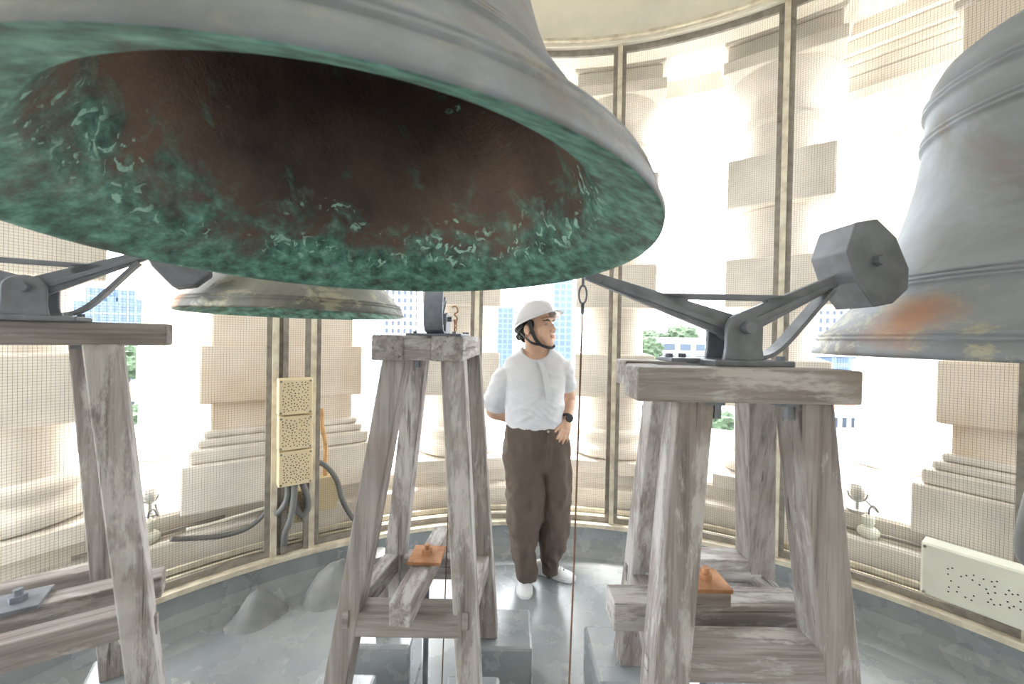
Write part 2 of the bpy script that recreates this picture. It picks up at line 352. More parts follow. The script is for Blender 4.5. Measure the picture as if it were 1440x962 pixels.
COLS = []
def frame_at(deg, r, z=0.0):
    a = math.radians(deg); return Matrix.Translation(pol(deg, r, z)) @ Matrix.Rotation(-a, 4, 'Z')   # local +y points outward
def put(g, Mx): g.v = [Mx @ v for v in g.v]; return g
def column(deg, r, mat, label, w=0.62, sr=0.235):
    root = empty('stone_column', pol(deg, r, 0.485), label, 'column', 'rusticated columns round the belfry')
    Mx = frame_at(deg, r)
    put(G().box((0, 0, 0.53), (w+0.10, w+0.10, 0.10)), Mx).build('plinth', mat, root, bevel=0.01)
    put(G().lathe([(0.30, 0.58), (0.345, 0.60), (0.36, 0.64), (0.345, 0.68), (0.30, 0.70), (0.285, 0.72), (0.31, 0.745), (0.315, 0.775), (0.29, 0.80), (0.255, 0.81)], (0, 0, 0), 40), Mx).build('base_moulding', mat, root, smooth=True)
    put(G().lathe([(0.255, 0.80), (0.25, 0.95), (sr+0.008, 2.2), (sr-0.005, 3.10), (sr-0.01, 3.3)], (0, 0, 0), 40), Mx).build('shaft', mat, root, smooth=True)
    for zt in (2.85, 2.135, 1.42):
        put(G().box((0, 0, zt-0.17), (w, w, 0.345)), Mx).build('block', mat, root, bevel=0.012)
    put(G().lathe([(sr-0.01, 3.10), (sr+0.03, 3.105), (sr+0.045, 3.13), (sr+0.03, 3.155), (sr-0.005, 3.16), (sr-0.005, 3.30), (sr+0.02, 3.31), (sr+0.06, 3.34), (sr+0.09, 3.40), (sr+0.10, 3.44), (sr+0.10, 3.47)], (0, 0, 0), 40), Mx).build('capital', mat, root, smooth=True)
    put(G().box((0, 0, 3.51), (0.70, 0.70, 0.09)), Mx).build('abacus', mat, root, bevel=0.01)
    g = G()
    for z0, z1, ww in ((3.555, 3.70, 0.66), (3.70, 3.78, 0.70), (3.78, 3.84, 0.76), (3.84, 3.95, 0.82), (3.95, 4.06, 0.90)): g.box((0, 0.05, (z0+z1)/2), (ww, ww, z1-z0))
    put(g, Mx).build('entablature_block', mat, root, bevel=0.012)
    return root
column(-58.9, 3.2, 'stone', 'shaded stone column with square blocks behind the mesh beside the grey slanting stand leg and hammer pivot')
column(-12.0, 3.2, 'stone', 'stone column with square blocks seen between the legs of the stand facing end on')
column(12.2, 3.2, 'stone', 'stone column with square blocks behind the man and the hanging pull wire')
column(33.7, 3.2, 'stone', 'tall stone column with moulded capital behind the window post by the hexagonal hammer head')
column(-44.9, 4.1, 'stone', 'sunlit white column on the outer ledge beside the small grey floodlight near the far bell', 0.52, 0.22)
column(45.4, 4.1, 'stone', 'sunlit white column on the outer ledge under the large shouldered bell', 0.52, 0.22)
def pier(deg, r, label, wid=0.86):
    root = empty('stone_pier', pol(deg, r, 0.485), label, 'pier', 'rusticated piers of the belfry')
    Mx = frame_at(deg, r); dp = 0.44
    put(G().box((0, 0.1, 0.515+0.11), (wid+0.26, dp+0.22, 0.28)), Mx).build('plinth', 'stone', root, bevel=0.012)
    g = G()
    for z0, z1, e in ((0.765, 0.85, 0.20), (0.85, 0.90, 0.13), (0.90, 0.945, 0.07)): g.box((0, 0.1, (z0+z1)/2), (wid+e, dp+e*0.8, z1-z0))
    put(g, Mx).build('base_moulding', 'stone', root, bevel=0.02, seg=4)
    put(G().box((0, 0.1, 2.3), (wid, dp, 2.75)), Mx).build('shaft', 'stain', root, bevel=0.012)
    for zt in (3.0, 2.22, 1.46): put(G().box((0, 0.1, zt-0.175), (wid+0.11, dp+0.10, 0.35)), Mx).build('block', 'stain', root, bevel=0.014)
    g = G()
    for z0, z1, e in ((3.38, 3.43, 0.07), (3.60, 3.68, 0.12), (3.68, 3.76, 0.2), (3.76, 4.06, 0.1)): g.box((0, 0.1, (z0+z1)/2), (wid+e, dp+e*0.8, z1-z0))
    put(g, Mx).build('capital', 'stone', root, bevel=0.015)
    return root
pier(-36.0, 3.0, 'broad stained stone pier behind the column of cream perforated boxes', 0.82)
pier(58.5, 3.0, 'broad stone pier standing behind the large pale grey perforated box', 0.86)

# ================================================================== bells
def bell(name, R, loc, label, tilt=(0, 0), seed=0, hang=4.72, rot=0.0, strike=None, tone=None):
    root = empty(name, loc, label, 'bell', 'bronze tower bells')
    rm = Matrix.Rotation(tilt[0], 4, 'X') @ Matrix.Rotation(tilt[1], 4, 'Y') @ Matrix.Rotation(rot, 4, 'Z')
    root.matrix_basis = Matrix.Translation(Vector(loc)) @ rm
    out = [(1.0, 0.0), (1.004, 0.02), (0.985, 0.068), (0.972, 0.074), (0.984, 0.080), (0.981, 0.090), (0.962, 0.096), (0.973, 0.102), (0.969, 0.112), (0.948, 0.118), (0.90, 0.17), (0.85, 0.235), (0.805, 0.29),
           (0.772, 0.335), (0.783, 0.340), (0.778, 0.350), (0.758, 0.356), (0.769, 0.361), (0.764, 0.372), (0.744, 0.378), (0.755, 0.383), (0.750, 0.394), (0.735, 0.402), (0.72, 0.44), (0.675, 0.53), (0.63, 0.65), (0.595, 0.78), (0.565, 0.92), (0.545, 1.05),
           (0.540, 1.085), (0.555, 1.089), (0.555, 1.104), (0.538, 1.109), (0.553, 1.114), (0.553, 1.128), (0.536, 1.133), (0.534, 1.21), (0.534, 1.245), (0.548, 1.249), (0.548, 1.263), (0.532, 1.268), (0.546, 1.273), (0.546, 1.287), (0.530, 1.292),
           (0.515, 1.36), (0.48, 1.42), (0.42, 1.465), (0.32, 1.495), (0.2, 1.51), (0.0, 1.515)]
    inn = [(0.0, 1.43), (0.25, 1.42), (0.38, 1.38), (0.44, 1.30), (0.47, 1.15), (0.50, 0.95), (0.535, 0.78), (0.58, 0.62), (0.64, 0.47), (0.70, 0.35), (0.745, 0.265), (0.78, 0.19), (0.805, 0.14), (0.817, 0.115), (0.832, 0.099), (0.88, 0.070), (0.94, 0.036), (0.985, 0.006)]
    st = lambda z: z if z < 0.9 else 0.9+(z-0.9)*1.12
    prof = [(r*R, st(z)*R) for r, z in out+inn]; n = 112; no = len(out)
    g = G().lathe(prof, (0, 0, 0), n, close=True)
    mi = 'bell_in_%d' % seed; M[mi] = bell_inner('bronze_verdigris_inside_%d' % seed, R)
    mo = 'bell_out'
    if strike:
        q = root.matrix_basis.inverted() @ Vector(strike[:3]); mo = 'bell_out_%d' % seed
        M[mo] = bell_outer('bronze_patina_outside_%d' % seed, tone or TONE, (q.x, q.y, q.z, strike[3]))
    o = g.build('bell_body', [mo, mi], root, world=False, smooth=True)
    k = len(prof)
    for p in o.data.polygons:
        ids = [v % k for v in p.vertices]
        if max(ids) >= no and not (0 in ids and 1 in ids): p.material_index = 1
        if min(ids) >= no-1: p.material_index = 1
    zt = st(1.5)*R
    G().lathe([(0.0, zt), (0.20*R, zt), (0.19*R, zt+0.05*R), (0.13*R, zt+0.07*R), (0.13*R, zt+0.12*R), (0.0, zt+0.12*R)], (0, 0, 0), 32).build('crown', 'bell_out', root, world=False, smooth=True)
    G().box((0, 0, zt+0.12*R+0.05), (0.85*R, 0.14, 0.12)).build('headstock', 'iron', root, world=False, bevel=0.008)
    for s in (-1, 1):
        G().box((s*0.3*R, 0, (zt+0.1*R+hang-loc[2])/2+0.03), (0.06, 0.02, hang-loc[2]-zt-0.1*R)).build('hanger_strap', 'iron', root, world=False)
    return root
B1 = (-0.312, 0.862, 1.535+0.188)
bell('bronze_bell', 0.60, B1, 'big bronze bell overhead with its verdigris green mouth open to view', tilt=(-0.030, -0.012), seed=1, rot=2.1)
bell('bronze_bell', 0.435, (-0.935, 1.735, 1.535+0.088), 'small bronze bell with pale limescale rim hanging beyond the big green mouthed bell', seed=2, rot=0.6, strike=(-1.21, 1.43, 1.67, 0.085), tone=TONE2)
bell('bronze_bell', 0.67, (1.76, 1.197, 1.500), 'tall shouldered bronze bell with a copper scuff under the hexagonal hammer head', seed=3, rot=4.0, strike=(1.17, 1.15, 1.60, 0.12))

# ================================================================== timber hammer stands
def leg_prism(pt, pb, t, ax, ay):
    g = G(); v = []
    for c in (Vector(pb), Vector(pt)):
        for i in (-.5, .5):
            for j in (-.5, .5): v.append(c+ax*(i*t)+ay*(j*t))
    # order to match BOXF (i,j,k)
    v = [v[0], v[4], v[1], v[5], v[2], v[6], v[3], v[7]]
    return g.add(v, BOXF)
def stand(label, org, yaw, t, legs, beams, ztop, bh, rail_short, rail_long, centre, plate, plinth_labels, rod=None):
    """legs: dict name -> (top xy, foot xy) in the stand's own axes (x = long axis), feet on z=0.25 plinths"""
    root = empty('hammer_stand', (org[0], org[1], 0.25), label, 'stand', 'timber hammer stands', rotz=yaw)
    X, Y = Vector((1, 0, 0)), Vector((0, 1, 0)); z0 = 0.0; zl = ztop-bh-0.25
    for key, (a, b) in legs.items():
        o = leg_prism((a[0], a[1], zl+0.004), (b[0], b[1], z0), t, X, Y).build('leg', 'wood_z', root, world=False, bevel=0.005)
    at = lambda key, z: Vector((*(Vector(legs[key][1]).lerp(Vector(legs[key][0]), z/zl)), z))
    for (x0, x1, y, w) in beams:
        G().box(((x0+x1)/2, y, zl+bh/2), (x1-x0, w, bh)).build('top_beam', 'wood_x', root, world=False, bevel=0.006)
    ys = sorted(b[2] for b in beams); w = beams[0][3]; xa = max(b[0] for b in beams); xb = min(b[1] for b in beams)
    for s in (xa+0.05, xb-0.05):
        G().box((s, (ys[0]+ys[1])/2, zl+bh/2-0.004), (0.09, ys[1]-ys[0]-w+0.004, bh-0.01)).build('spacer_block', 'wood_y', root, world=False, bevel=0.004)
    for bx_ in (xa+0.16, xb-0.16):                                  # clamp bolts under the beams
        for yy in ys:
            q = G().box((bx_, yy, zl-0.006), (0.05, 0.04, 0.014)); q.box((bx_+0.012, yy, zl-0.028), (0.018, 0.018, 0.045)); q.build('clamp_bolt', 'iron', root, world=False)
    zr, hr, wr = rail_short
    for p, q in (('fl', 'bl'), ('fr', 'br')):                       # fl/bl share the same x end
        a, b = at(p, zr-hr/2), at(q, zr-hr/2); G().bar(a, b, wr, hr).build('cross_rail', 'wood_y', root, world=False, bevel=0.005)
    zr2, hr2, wr2 = rail_long
    for p, q in (('fl', 'fr'), ('bl', 'br')):
        a, b = at(p, zr2-hr2/2), at(q, zr2-hr2/2); G().bar(a, b, wr2, hr2).build('side_rail', 'wood_x', root, world=False, bevel=0.005)
    x0, x1, y0, y1, hc, wc = centre
    G().bar((x0, y0, zr+hc/2-0.003), (x1, y1, zr+hc/2-0.003), wc, hc).build('centre_timber', 'wood_x', root, world=False, bevel=0.005)
    px, py, ps, blk = plate[:4]; pm, pb = plate[4:] if len(plate) > 4 else ('rust', 'rust')
    zz = zr+hc-0.003
    if blk: G().box((px, py, zz+blk/2-0.001), (ps*0.95, ps*0.9, blk)).build('packing_block', 'wood_x', root, world=False, bevel=0.004); zz += blk
    pl = G().box((px, py, zz+0.006), (ps, ps, 0.014)).build('anchor_plate', pm, root, world=False, bevel=0.003)
    G().tube([(px, py, zz+0.012), (px, py, zz+0.030)], 0.021, 6).build('nut', pb, pl, world=False)
    G().cyl((px, py, zz+0.012), (px, py, zz+0.048), 0.011, 10).build('bolt', pb, pl, world=False)
    wp = root.matrix_basis @ Vector((px, py, 0))
    if rod: props(G().cyl((wp.x, wp.y, -0.005), (wp.x, wp.y, 0.25+zr+0.004), 0.011, 10).build('tie_rod', 'iron', bevel=0.002), rod, 'rod')
    for key in legs:                                                # through tenons of the cross rails
        a = at(key, zr-hr/2); d = -1 if key[0] == 'f' else 1
        sx = -1 if key[1] == 'l' else 1
        e = Vector((sx*(t/2-0.004), 0, 0)) if rail_long[0] else Vector((0, 0, 0))
        G().box(a+e+Vector((0, 0, 0.02)), (0.016, 0.022, 0.062)).build('tenon', 'wood_y', root, world=False, bevel=0.002)
    for key in legs:
        f = root.matrix_basis @ Vector((*legs[key][1], 0))
        lab = plinth_labels.get(key)
        if lab:
            b = G().box((f.x+lab[1], f.y+lab[2], 0.125), (lab[3], lab[4], 0.252), Matrix.Rotation(yaw if abs(yaw) < 1 else 0, 3, 'Z')).build('concrete_plinth', 'floor', bevel=0.012)
            props(b, lab[0], 'plinth', 'grey painted plinths under the stand legs')
    return root
def loc(org, yaw, p): return (Matrix.Rotation(-yaw, 4, 'Z') @ (Vector((p[0], p[1], 0))-Vector((org[0], org[1], 0)))).to_2d()

# --- right stand, long side towards the camera
O3 = (0.66, 1.23); y3 = 0.0; ZR = 1.468; BH = 0.088
def lp(px, py, d, off=0.05): q = P(px, py, d); return loc(O3, y3, (q.x, d+off))
legs3 = {'fl': (lp(980, 566, 1.04), lp(928, 1159, 1.03)), 'fr': (lp(1148, 566, 1.04), lp(1208, 1159, 1.03)),
         'bl': (lp(940, 562, 1.37), lp(889, 936, 1.53)), 'br': (lp(1074, 565, 1.37), lp(1072, 941, 1.53))}
xl = P(897, 514, 1.0).x-O3[0]; xr = P(1215, 525, 1.0).x-O3[0]; xb = P(879, 506, 1.33).x-O3[0]
stand('weathered timber stand carrying the hammer with the hexagonal head', O3, y3, 0.098, legs3,
      [(xl, xr, 1.0+0.06-O3[1], 0.12), (xb, xb+0.58, 1.33+0.06-O3[1], 0.12)], ZR, BH, (0.40, 0.085, 0.075), (0.462, 0.088, 0.095),
      (-0.335, 0.27, 0.005, 0.005, 0.085, 0.10), (-0.035, 0.0, 0.115, 0.045),
      {'bl': ('painted concrete plinth under the leg beside the dangling wire of the hexagonal hammer stand', 0.0, 0.02, 0.30, 0.30),
       'br': ('painted concrete plinth under the inner rear leg of the hexagonal hammer stand', 0.02, 0.02, 0.28, 0.30),
       'fl': ('painted concrete plinth under the dark front leg of the hexagonal hammer stand', 0, 0, 0.26, 0.26),
       'fr': ('painted concrete plinth under the front leg of the hexagonal hammer stand nearest the tall bell', 0, 0, 0.26, 0.26)}, 'upright steel tie rod under the wood packed rusty plate of the hexagonal hammer stand')
# --- middle stand, end on (its long axis runs away from the camera)
O2 = (-0.30, 1.52); y2 = math.pi/2-0.02
def lp2(px, py, d, off=0.04): q = P(px, py, d); return loc(O2, y2, (q.x, d+off))
# in this stand's axes x runs away from the camera, +y points left
legs2 = {'fl': (lp2(636, 506, 1.33), lp2(660, 1010, 1.33)), 'bl': (lp2(554.5, 506, 1.33), lp2(464, 1010, 1.33)),
         'fr': (lp2(661, 504, 1.65), lp2(686, 901, 1.66)), 'br': (lp2(586, 504, 1.65), lp2(541, 901, 1.66))}
stand('weathered timber stand facing end on with a rusty square plate on its centre timber', O2, y2, 0.081, legs2,
      [(1.265-O2[1], 1.80-O2[1], -0.095, 0.105), (1.265-O2[1], 1.80-O2[1], 0.10, 0.105)], 1.540, 0.083, (0.34, 0.088, 0.08), (0.36, 0.078, 0.06),
      (-0.255, 0.26, 0.045, 0.005, 0.085, 0.073), (0.01, 0.018, 0.125, 0.0),
      {'fr': ('painted concrete plinth beside the man\'s walkway under the end on stand', 0.06, 0.03, 0.26, 0.24),
       'br': ('painted concrete plinth under the far leg of the end on stand near the mortar mounds', -0.01, 0.03, 0.26, 0.24),
       'fl': ('painted concrete plinth under the near leg of the end on stand on the walkway side', 0, 0, 0.2, 0.22),
       'bl': ('painted concrete plinth under the peeling near leg of the end on stand', 0, 0, 0.22, 0.22)}, 'upright grey steel tie rod under the centre timber of the end on stand')
# --- left stand, turned towards the far bell
y1 = math.radians(33); H1 = 0.85
O1 = (-1.44, 1.09)
def w1(px, py, d): q = P(px, py, d); return loc(O1, y1, (q.x, d))
tr, br = w1(141, 495, 1.15), w1(212, 1000, 1.22)
tb, bb = w1(118, 495, 1.36), w1(160, 955, 1.44)
legs1 = {'fr': ((tr.x, tr.y+0.03), (br.x, br.y+0.03)), 'br': ((tb.x, tb.y+0.03), (bb.x, bb.y+0.03)),
         'fl': ((tr.x-0.40, tr.y+0.03), (br.x-0.62, br.y+0.03)), 'bl': ((tb.x-0.40, tb.y+0.03), (bb.x-0.60, bb.y+0.03))}
e1 = w1(235, 476, 1.27)
yb = e1.y+0.05
stand('weathered timber stand whose top plank ends near the small limescaled bell', O1, y1, 0.076, legs1,
      [(e1.x-0.72, e1.x, yb, 0.10), (e1.x-0.76, e1.x-0.04, yb+0.22, 0.10)], 1.562, 0.070, (0.37, 0.08, 0.07), (0.43, 0.08, 0.07),
      (br.x-0.62, br.x+0.0, (tr.y+tb.y)/2+0.03, (tr.y+tb.y)/2+0.03, 0.075, 0.08), (0.005, (tr.y+tb.y)/2+0.03, 0.12, 0.0, 'iron', 'iron'),
      {'fr': ('painted concrete plinth under the pale pegged leg of the plank topped stand', -0.06, 0.03, 0.24, 0.26),
       'br': ('painted concrete plinth under the thin dark rear leg of the plank topped stand', 0, 0.02, 0.2, 0.2),
       'fl': ('painted concrete plinth under an outer leg of the plank topped stand', 0, 0, 0.22, 0.22)})

# ================================================================== hammers
def hammer(label, org, yaw, sc=1.0, headside=1, tiltz=0.0, spring_w=0.05, left=-0.458, hx=0.315, hz=0.262, bw=0.17, hs=1.0, drop=0.0):
    """own axes: x along the lever towards the head, z up, base plate bottom at z=0"""
    root = empty('bell_hammer', org, label, 'hammer', 'cast iron bell hammers', rotz=yaw)
    k = lambda *a: tuple(x*sc for x in a)
    def B(g, name, mat='iron', par=root, **kw):
        g.v = [Vector(v)*sc for v in g.v]; return g.build(name, mat, par, world=False, **kw)
    B(G().box((0.015, 0, 0.008), (0.235, bw, 0.018)), 'base_plate', bevel=0.004)
    B(G().box((-0.04, 0.05, 0.012), (0.30, 0.10, 0.012)), 'base_plate', bevel=0.003)
    for x, y in ((-0.17, 0.06), (-0.12, 0.075), (0.105, -0.06), (0.105, 0.06)):
        y *= bw/0.17; B(G().tube([(x, y, 0.012), (x, y, 0.030)], 0.013, 6), 'bolt')
    for s in (-1, 1):                                              # rounded cheeks
        poly = [(-0.060, 0, 0.014), (0.060, 0, 0.014), (0.054, 0, 0.05), (0.054, 0, 0.11)]
        poly += [(0.054*math.cos(a), 0, 0.11+0.045*math.sin(a)) for a in [math.pi*i/12 for i in range(1, 12)]]
        poly += [(-0.054, 0, 0.11), (-0.054, 0, 0.05)]
        c = B(G().prism([(x, s*0.050-0.009, z) for x, y, z in poly], (0, 0.018, 0)), 'cheek', 'iron', bevel=0.004)
    B(G().cyl((0, -0.085, 0.112), (0, 0.085, 0.112), 0.017, 14), 'pivot_pin')
    B(G().cyl((0, -0.038, 0.112), (0, 0.038, 0.112), 0.038, 16), 'hub', smooth=False)
    # lever: two arms, a tie bar and webs, with a raised rib
    lift = hz-0.262; g = G(); T = 0.026
    def strip(a, b, wa, wb, t=T):
        a, b = Vector((a[0], 0, a[1])), Vector((b[0], 0, b[1])); d = (b-a).normalized(); n = Vector((-d.z, 0, d.x))
        g.prism([a+n*wa/2-Vector((0, t/2, 0)), a-n*wa/2-Vector((0, t/2, 0)), b-n*wb/2-Vector((0, t/2, 0)), b+n*wb/2-Vector((0, t/2, 0))], (0, t, 0))
    strip((0, 0.112), (left, 0.262), 0.074, 0.026); strip((0, 0.112), (hx, hz), 0.074, 0.036)
    tx = hx*0.635; tz = 0.112+(hz-0.112)*0.62
    strip((left*0.52, 0.203), (tx, tz), 0.018, 0.018)
    g.prism([(left*0.52, -T/2, 0.212), (left*0.36, -T/2, 0.163), (left*0.30, -T/2, 0.208)], (0, T, 0))
    g.prism([(tx, -T/2, tz+0.009), (tx*0.575, -T/2, tz-0.045), (tx*0.45, -T/2, tz+0.002)], (0, T, 0))
    strip((0, 0.105), (left*0.9, 0.238), 0.022, 0.010, 0.040); strip((0, 0.105), (hx, hz-0.008), 0.022, 0.014, 0.040)
    B(g, 'lever', 'iron', bevel=0.003)
    if spring_w:
        pts = bez((0.06, 0, 0.022), (0.14, 0, 0.022), (0.16, 0, 0.08), (hx-0.015, 0, hz-0.03), 10)
        g = G(); v = []; f = []
        for i, p in enumerate(pts):
            d = (pts[min(i+1, 10)]-pts[max(i-1, 0)]).normalized(); n = Vector((-d.z, 0, d.x))*0.006
            for y in (-spring_w/2, spring_w/2): v += [p+n+Vector((0, y, 0)), p-n+Vector((0, y, 0))]
        for i in range(10):
            a, b = 4*i, 4*i+4; f += [(a, b, b+2, a+2), (a+1, a+3, b+3, b+1), (a, a+1, b+1, b), (a+2, b+2, b+3, a+3)]
        f += [(0, 2, 3, 1), (40, 41, 43, 42)]
        B(g.add(v, f), 'stop_spring', 'iron')
    # faceted head gripping the lever end
    dx = Vector((hx+0.05, 0, hz-0.095)).normalized(); up = Vector((-dx.z, 0, dx.x)); c = Vector((hx, 0, hz))+dx*0.085*hs+up*(0.018-drop)
    sh = [(-0.078, -0.035), (-0.072, 0.062), (-0.012, 0.128), (0.052, 0.112), (0.085, 0.040), (0.086, -0.06), (0.060, -0.115), (0.0, -0.135), (-0.058, -0.122)]
    hd = B(G().prism([c+dx*a*hs+up*b*hs-Vector((0, 0.066, 0)) for a, b in sh], (0, 0.132, 0)), 'head', 'iron', bevel=0.005)
    q = c+dx*0.0+up*0.0
    B(G().tube([q-Vector((0, 0.066, 0)), q-Vector((0, 0.086, 0))], 0.015, 6), 'bolt', 'iron', hd)
    q2 = c+dx*0.086*hs+up*0.02
    B(G().tube([q2, q2+dx*0.022], 0.012, 6), 'bolt', 'iron', hd)
    return root
hb = P(1030, 511, 1.19)
hammer('cast iron bell hammer with a hexagonal head against the tall shouldered bell', (hb.x, 1.19, ZR), math.radians(3), 1.0)
hl = P(44, 452, 1.11)
hammer('cast iron bell hammer with its head against the small limescaled bell', (hl.x, 1.11, 1.562), math.radians(33), 0.80, hx=0.295, hz=0.268, hs=1.12, drop=0.035)
hm = P(618, 470, 1.70)
hammer('cast iron bell hammer with a chain hook swung up behind the big green mouthed bell', (hm.x, 1.70, 1.540), math.radians(-97), 0.66, spring_w=0.12, left=-0.10, hx=0.12, hz=0.42, bw=0.36)

# pull wires
e = P(820, 398, 1.19); g = G()
r = empty('pull_wire', P(797, 962, 1.10), 'thin brown pull wire hanging from the long hammer lever past the man', 'wire')
fl = P(790, 1130, 1.05); fl.z = 0.0
r.location = fl; r.matrix_basis = Matrix.Translation(fl)
G().tube([e+Vector((0, 0, -0.07)), e.lerp(fl, 0.5)+Vector((0.004, 0, 0)), fl], 0.0028, 6).build('cable', 'ropebrown', r)
lp_ = [e+Vector((0.012*math.sin(t), 0, -0.035-0.028*math.cos(t)*1.0)) for t in [2*math.pi*i/16 for i in range(17)]]
G().tube(lp_, 0.003, 6).build('thimble', 'iron', r)
G().tube([e+Vector((0, 0, 0.02)), e+Vector((0, 0, -0.012))], 0.004, 6).build('hook', 'iron', r)
G().tube([e+Vector((0, 0, -0.06)), e+Vector((0, 0, -0.095))], 0.0055, 8).build('ferrule', 'iron', r)
e2 = P(640, 436, 1.63); fl2 = Vector((e2.x-0.03, 1.63, 0.0))
r = empty('pull_wire', fl2, 'rusty pull wire with an S hook dropping through the end on stand', 'wire')
G().tube(spline([P(x, y, 1.63) for x, y in ((636, 432), (641, 431), (644, 438), (639, 442), (643, 447), (641, 453), (638, 450))], 5), 0.003, 6).build('hook', 'rust', r)
for k in range(3): G().tube([P(640.5, 453+5*k, 1.63)+Vector((0.005*math.sin(t), 0.004*math.cos(t)*(k % 2), 0.010*math.cos(t))) for t in [2*math.pi*i/12 for i in range(13)]], 0.0022, 6).build('chain_link', 'rust', r)
G().tube([e2+Vector((0, 0, -0.07)), fl2], 0.0025, 6).build('cable', 'ropebrown', r)

# ================================================================== the man
M['skin'] = plain('skin', (0.66, 0.42, 0.30), 0.5, var=0.03, scale=20)
M['shirt'] = plain('white_jersey', (0.70, 0.71, 0.75), 0.85, var=0.01, scale=10, bmp=0.35, bscale=22)
M['trousers'] = plain('brown_cotton', (0.118, 0.088, 0.069), 0.85, var=0.06, scale=12, bmp=0.5, bscale=16)
M['shoe'] = plain('white_canvas', (0.74, 0.75, 0.77), 0.55, var=0.01, scale=10, bmp=0.1)
M['helmet'] = plain('white_helmet_plastic', (0.70, 0.71, 0.76), 0.25, var=0.005)
M['black'] = plain('black_webbing', (0.022, 0.022, 0.026), 0.6, var=0.05)
M['hair'] = plain('black_hair', (0.018, 0.015, 0.014), 0.5, var=0.05)
M['lip'] = plain('lips', (0.52, 0.23, 0.19), 0.45, var=0.03)
M['eyewhite'] = plain('eye_white', (0.40, 0.36, 0.34), 0.3, var=0.01)
M['steel'] = plain('dull_steel', (0.40, 0.41, 0.42), 0.35, 0.8, var=0.05)
D0 = 2.42; PO = P(750, 830, D0); PO.z = 0.0
man = empty('person', PO, 'person in white hard hat, white shirt, wide brown trousers and white shoes', 'person')
def L(px, py, dy=0.0): return P(px, py, D0+dy)
def loft(secs, n=28, fold=0.0, sub=4, seed=0):
    """secs: (centre Vector, rx, ry[, lean]) rings in the xy plane, interpolated"""
    g = G(); rings = []
    cs = spline([s[0] for s in secs], sub); rx = spline([(s[1], s[2], 0) for s in secs], sub)
    for i, (c, r) in enumerate(zip(cs, rx)):
        ring = []
        for k in range(n):
            a = 2*math.pi*k/n; d = Vector((math.cos(a), math.sin(a), 0))
            q = c+Vector((r.x*d.x, r.y*d.y, 0))
            if fold:
                w = noise.noise(Vector((d.x*1.6+seed, d.y*1.6, c.z*9)))+0.6*noise.noise(Vector((d.x*3+seed, d.y*3, c.z*22+q.x*10)))
                q += Vector((d.x, d.y, 0))*fold*w
            ring.append(q)
        rings.append(ring)
    v = [q for r in rings for q in r]; m = len(rings)
    f = [(i*n+k, i*n+(k+1) % n, (i+1)*n+(k+1) % n, (i+1)*n+k) for i in range(m-1) for k in range(n)]
    f += [tuple(range(n-1, -1, -1)), tuple((m-1)*n+k for k in range(n))]
    return g.add(v, f)
def secpx(rows, ryf): return [((L(a, y, dy)+L(b, y, dy))/2, (L(b, y, dy)-L(a, y, dy)).length/2, ry) for (a, b, y, dy, ry) in rows]
def bake(g, name, mat, voxel, smooth_it, parent, sm_f=0.5, disp=None):
    """union by voxel remesh, smooth, freeze to a plain mesh"""
    o = g.build(name, mat, parent)
    r = o.modifiers.new('r', 'REMESH'); r.mode = 'VOXEL'; r.voxel_size = voxel; r.use_smooth_shade = True
    s = o.modifiers.new('s', 'SMOOTH'); s.iterations = smooth_it; s.factor = sm_f
    dg = bpy.context.evaluated_depsgraph_get(); dg.update()
    me = bpy.data.meshes.new_from_object(o.evaluated_get(dg)); o.modifiers.clear(); o.data = me
    me.polygons.foreach_set('use_smooth', [True]*len(me.polygons))
    return o
def folds(o, fn):
    me = o.data; me.update(); nn = [v.normal.copy() for v in me.vertices]
    for v, n_ in zip(me.vertices, nn): v.co += n_*fn(v.co)
    me.update()
def shirt_fold(p):
    a = noise.noise(Vector((p.x*5+p.z*7, p.y*4, p.z*16-p.x*11))); b = noise.noise(Vector((p.x*9-p.z*5+3, p.y*6, p.z*26+p.x*14)))
    lo = 0.55+0.45*max(0, min(1, (1.30-p.z)/0.2))
    lo *= max(0.15, min(1, (p.z-1.01)/0.06))
    return (0.010*(0.5-abs(a)*1.6)+0.005*(0.5-abs(b)*1.6))*lo
def trouser_fold(p):
    a = noise.noise(Vector((p.x*11+p.z*2.0, p.y*8, p.z*3.2))); b = noise.noise(Vector((p.x*9+p.z*6+7, p.y*7, p.z*11-p.x*9)))
    k = 0.6+0.9*max(0, 1-p.z/0.45)
    return 0.012*(0.45-abs(a)*1.7)+0.010*k*(0.45-abs(b)*1.7)
# --- trousers
g = loft(secpx([(711, 795, 597, -.06, .125), (708, 799, 612, -.055, .135), (707, 802, 632, -.05, .138), (716, 796, 655, -.045, .11), (735, 782, 668, -.04, .07)], 0), 40, 0.004)
gl = loft(secpx([(712, 757, 604, -.06, .10), (707, 764, 630, -.055, .135), (707, 768, 658, -.05, .138), (710, 768, 682, -.045, .132), (712, 767, 702, -.04, .125), (714, 763, 728, -.03, .118), (717, 757, 755, -.015, .105), (721, 753, 780, 0, .095), (723, 755, 800, .01, .085), (725, 757, 811, .015, .08)], 0), 30, 0.013, 5, 3.1)
gr = loft(secpx([(760, 797, 604, -.06, .10), (760, 802, 630, -.05, .13), (760, 804, 655, -.035, .132), (759, 804, 682, -.02, .126), (758, 803, 705, 0, .12), (756, 802, 730, .03, .118), (756, 797, 757, .06, .105), (760, 789, 778, .085, .095), (761, 785, 795, .10, .085), (762, 783, 803, .105, .08)], 0), 30, 0.013, 5, 8.4)
g.add(gl.v, gl.f); g.add(gr.v, gr.f)
trousers = bake(g, 'trousers', 'trousers', 0.0075, 3, man)
folds(trousers, trouser_fold); props(trousers, 'wide brown pleated trousers')
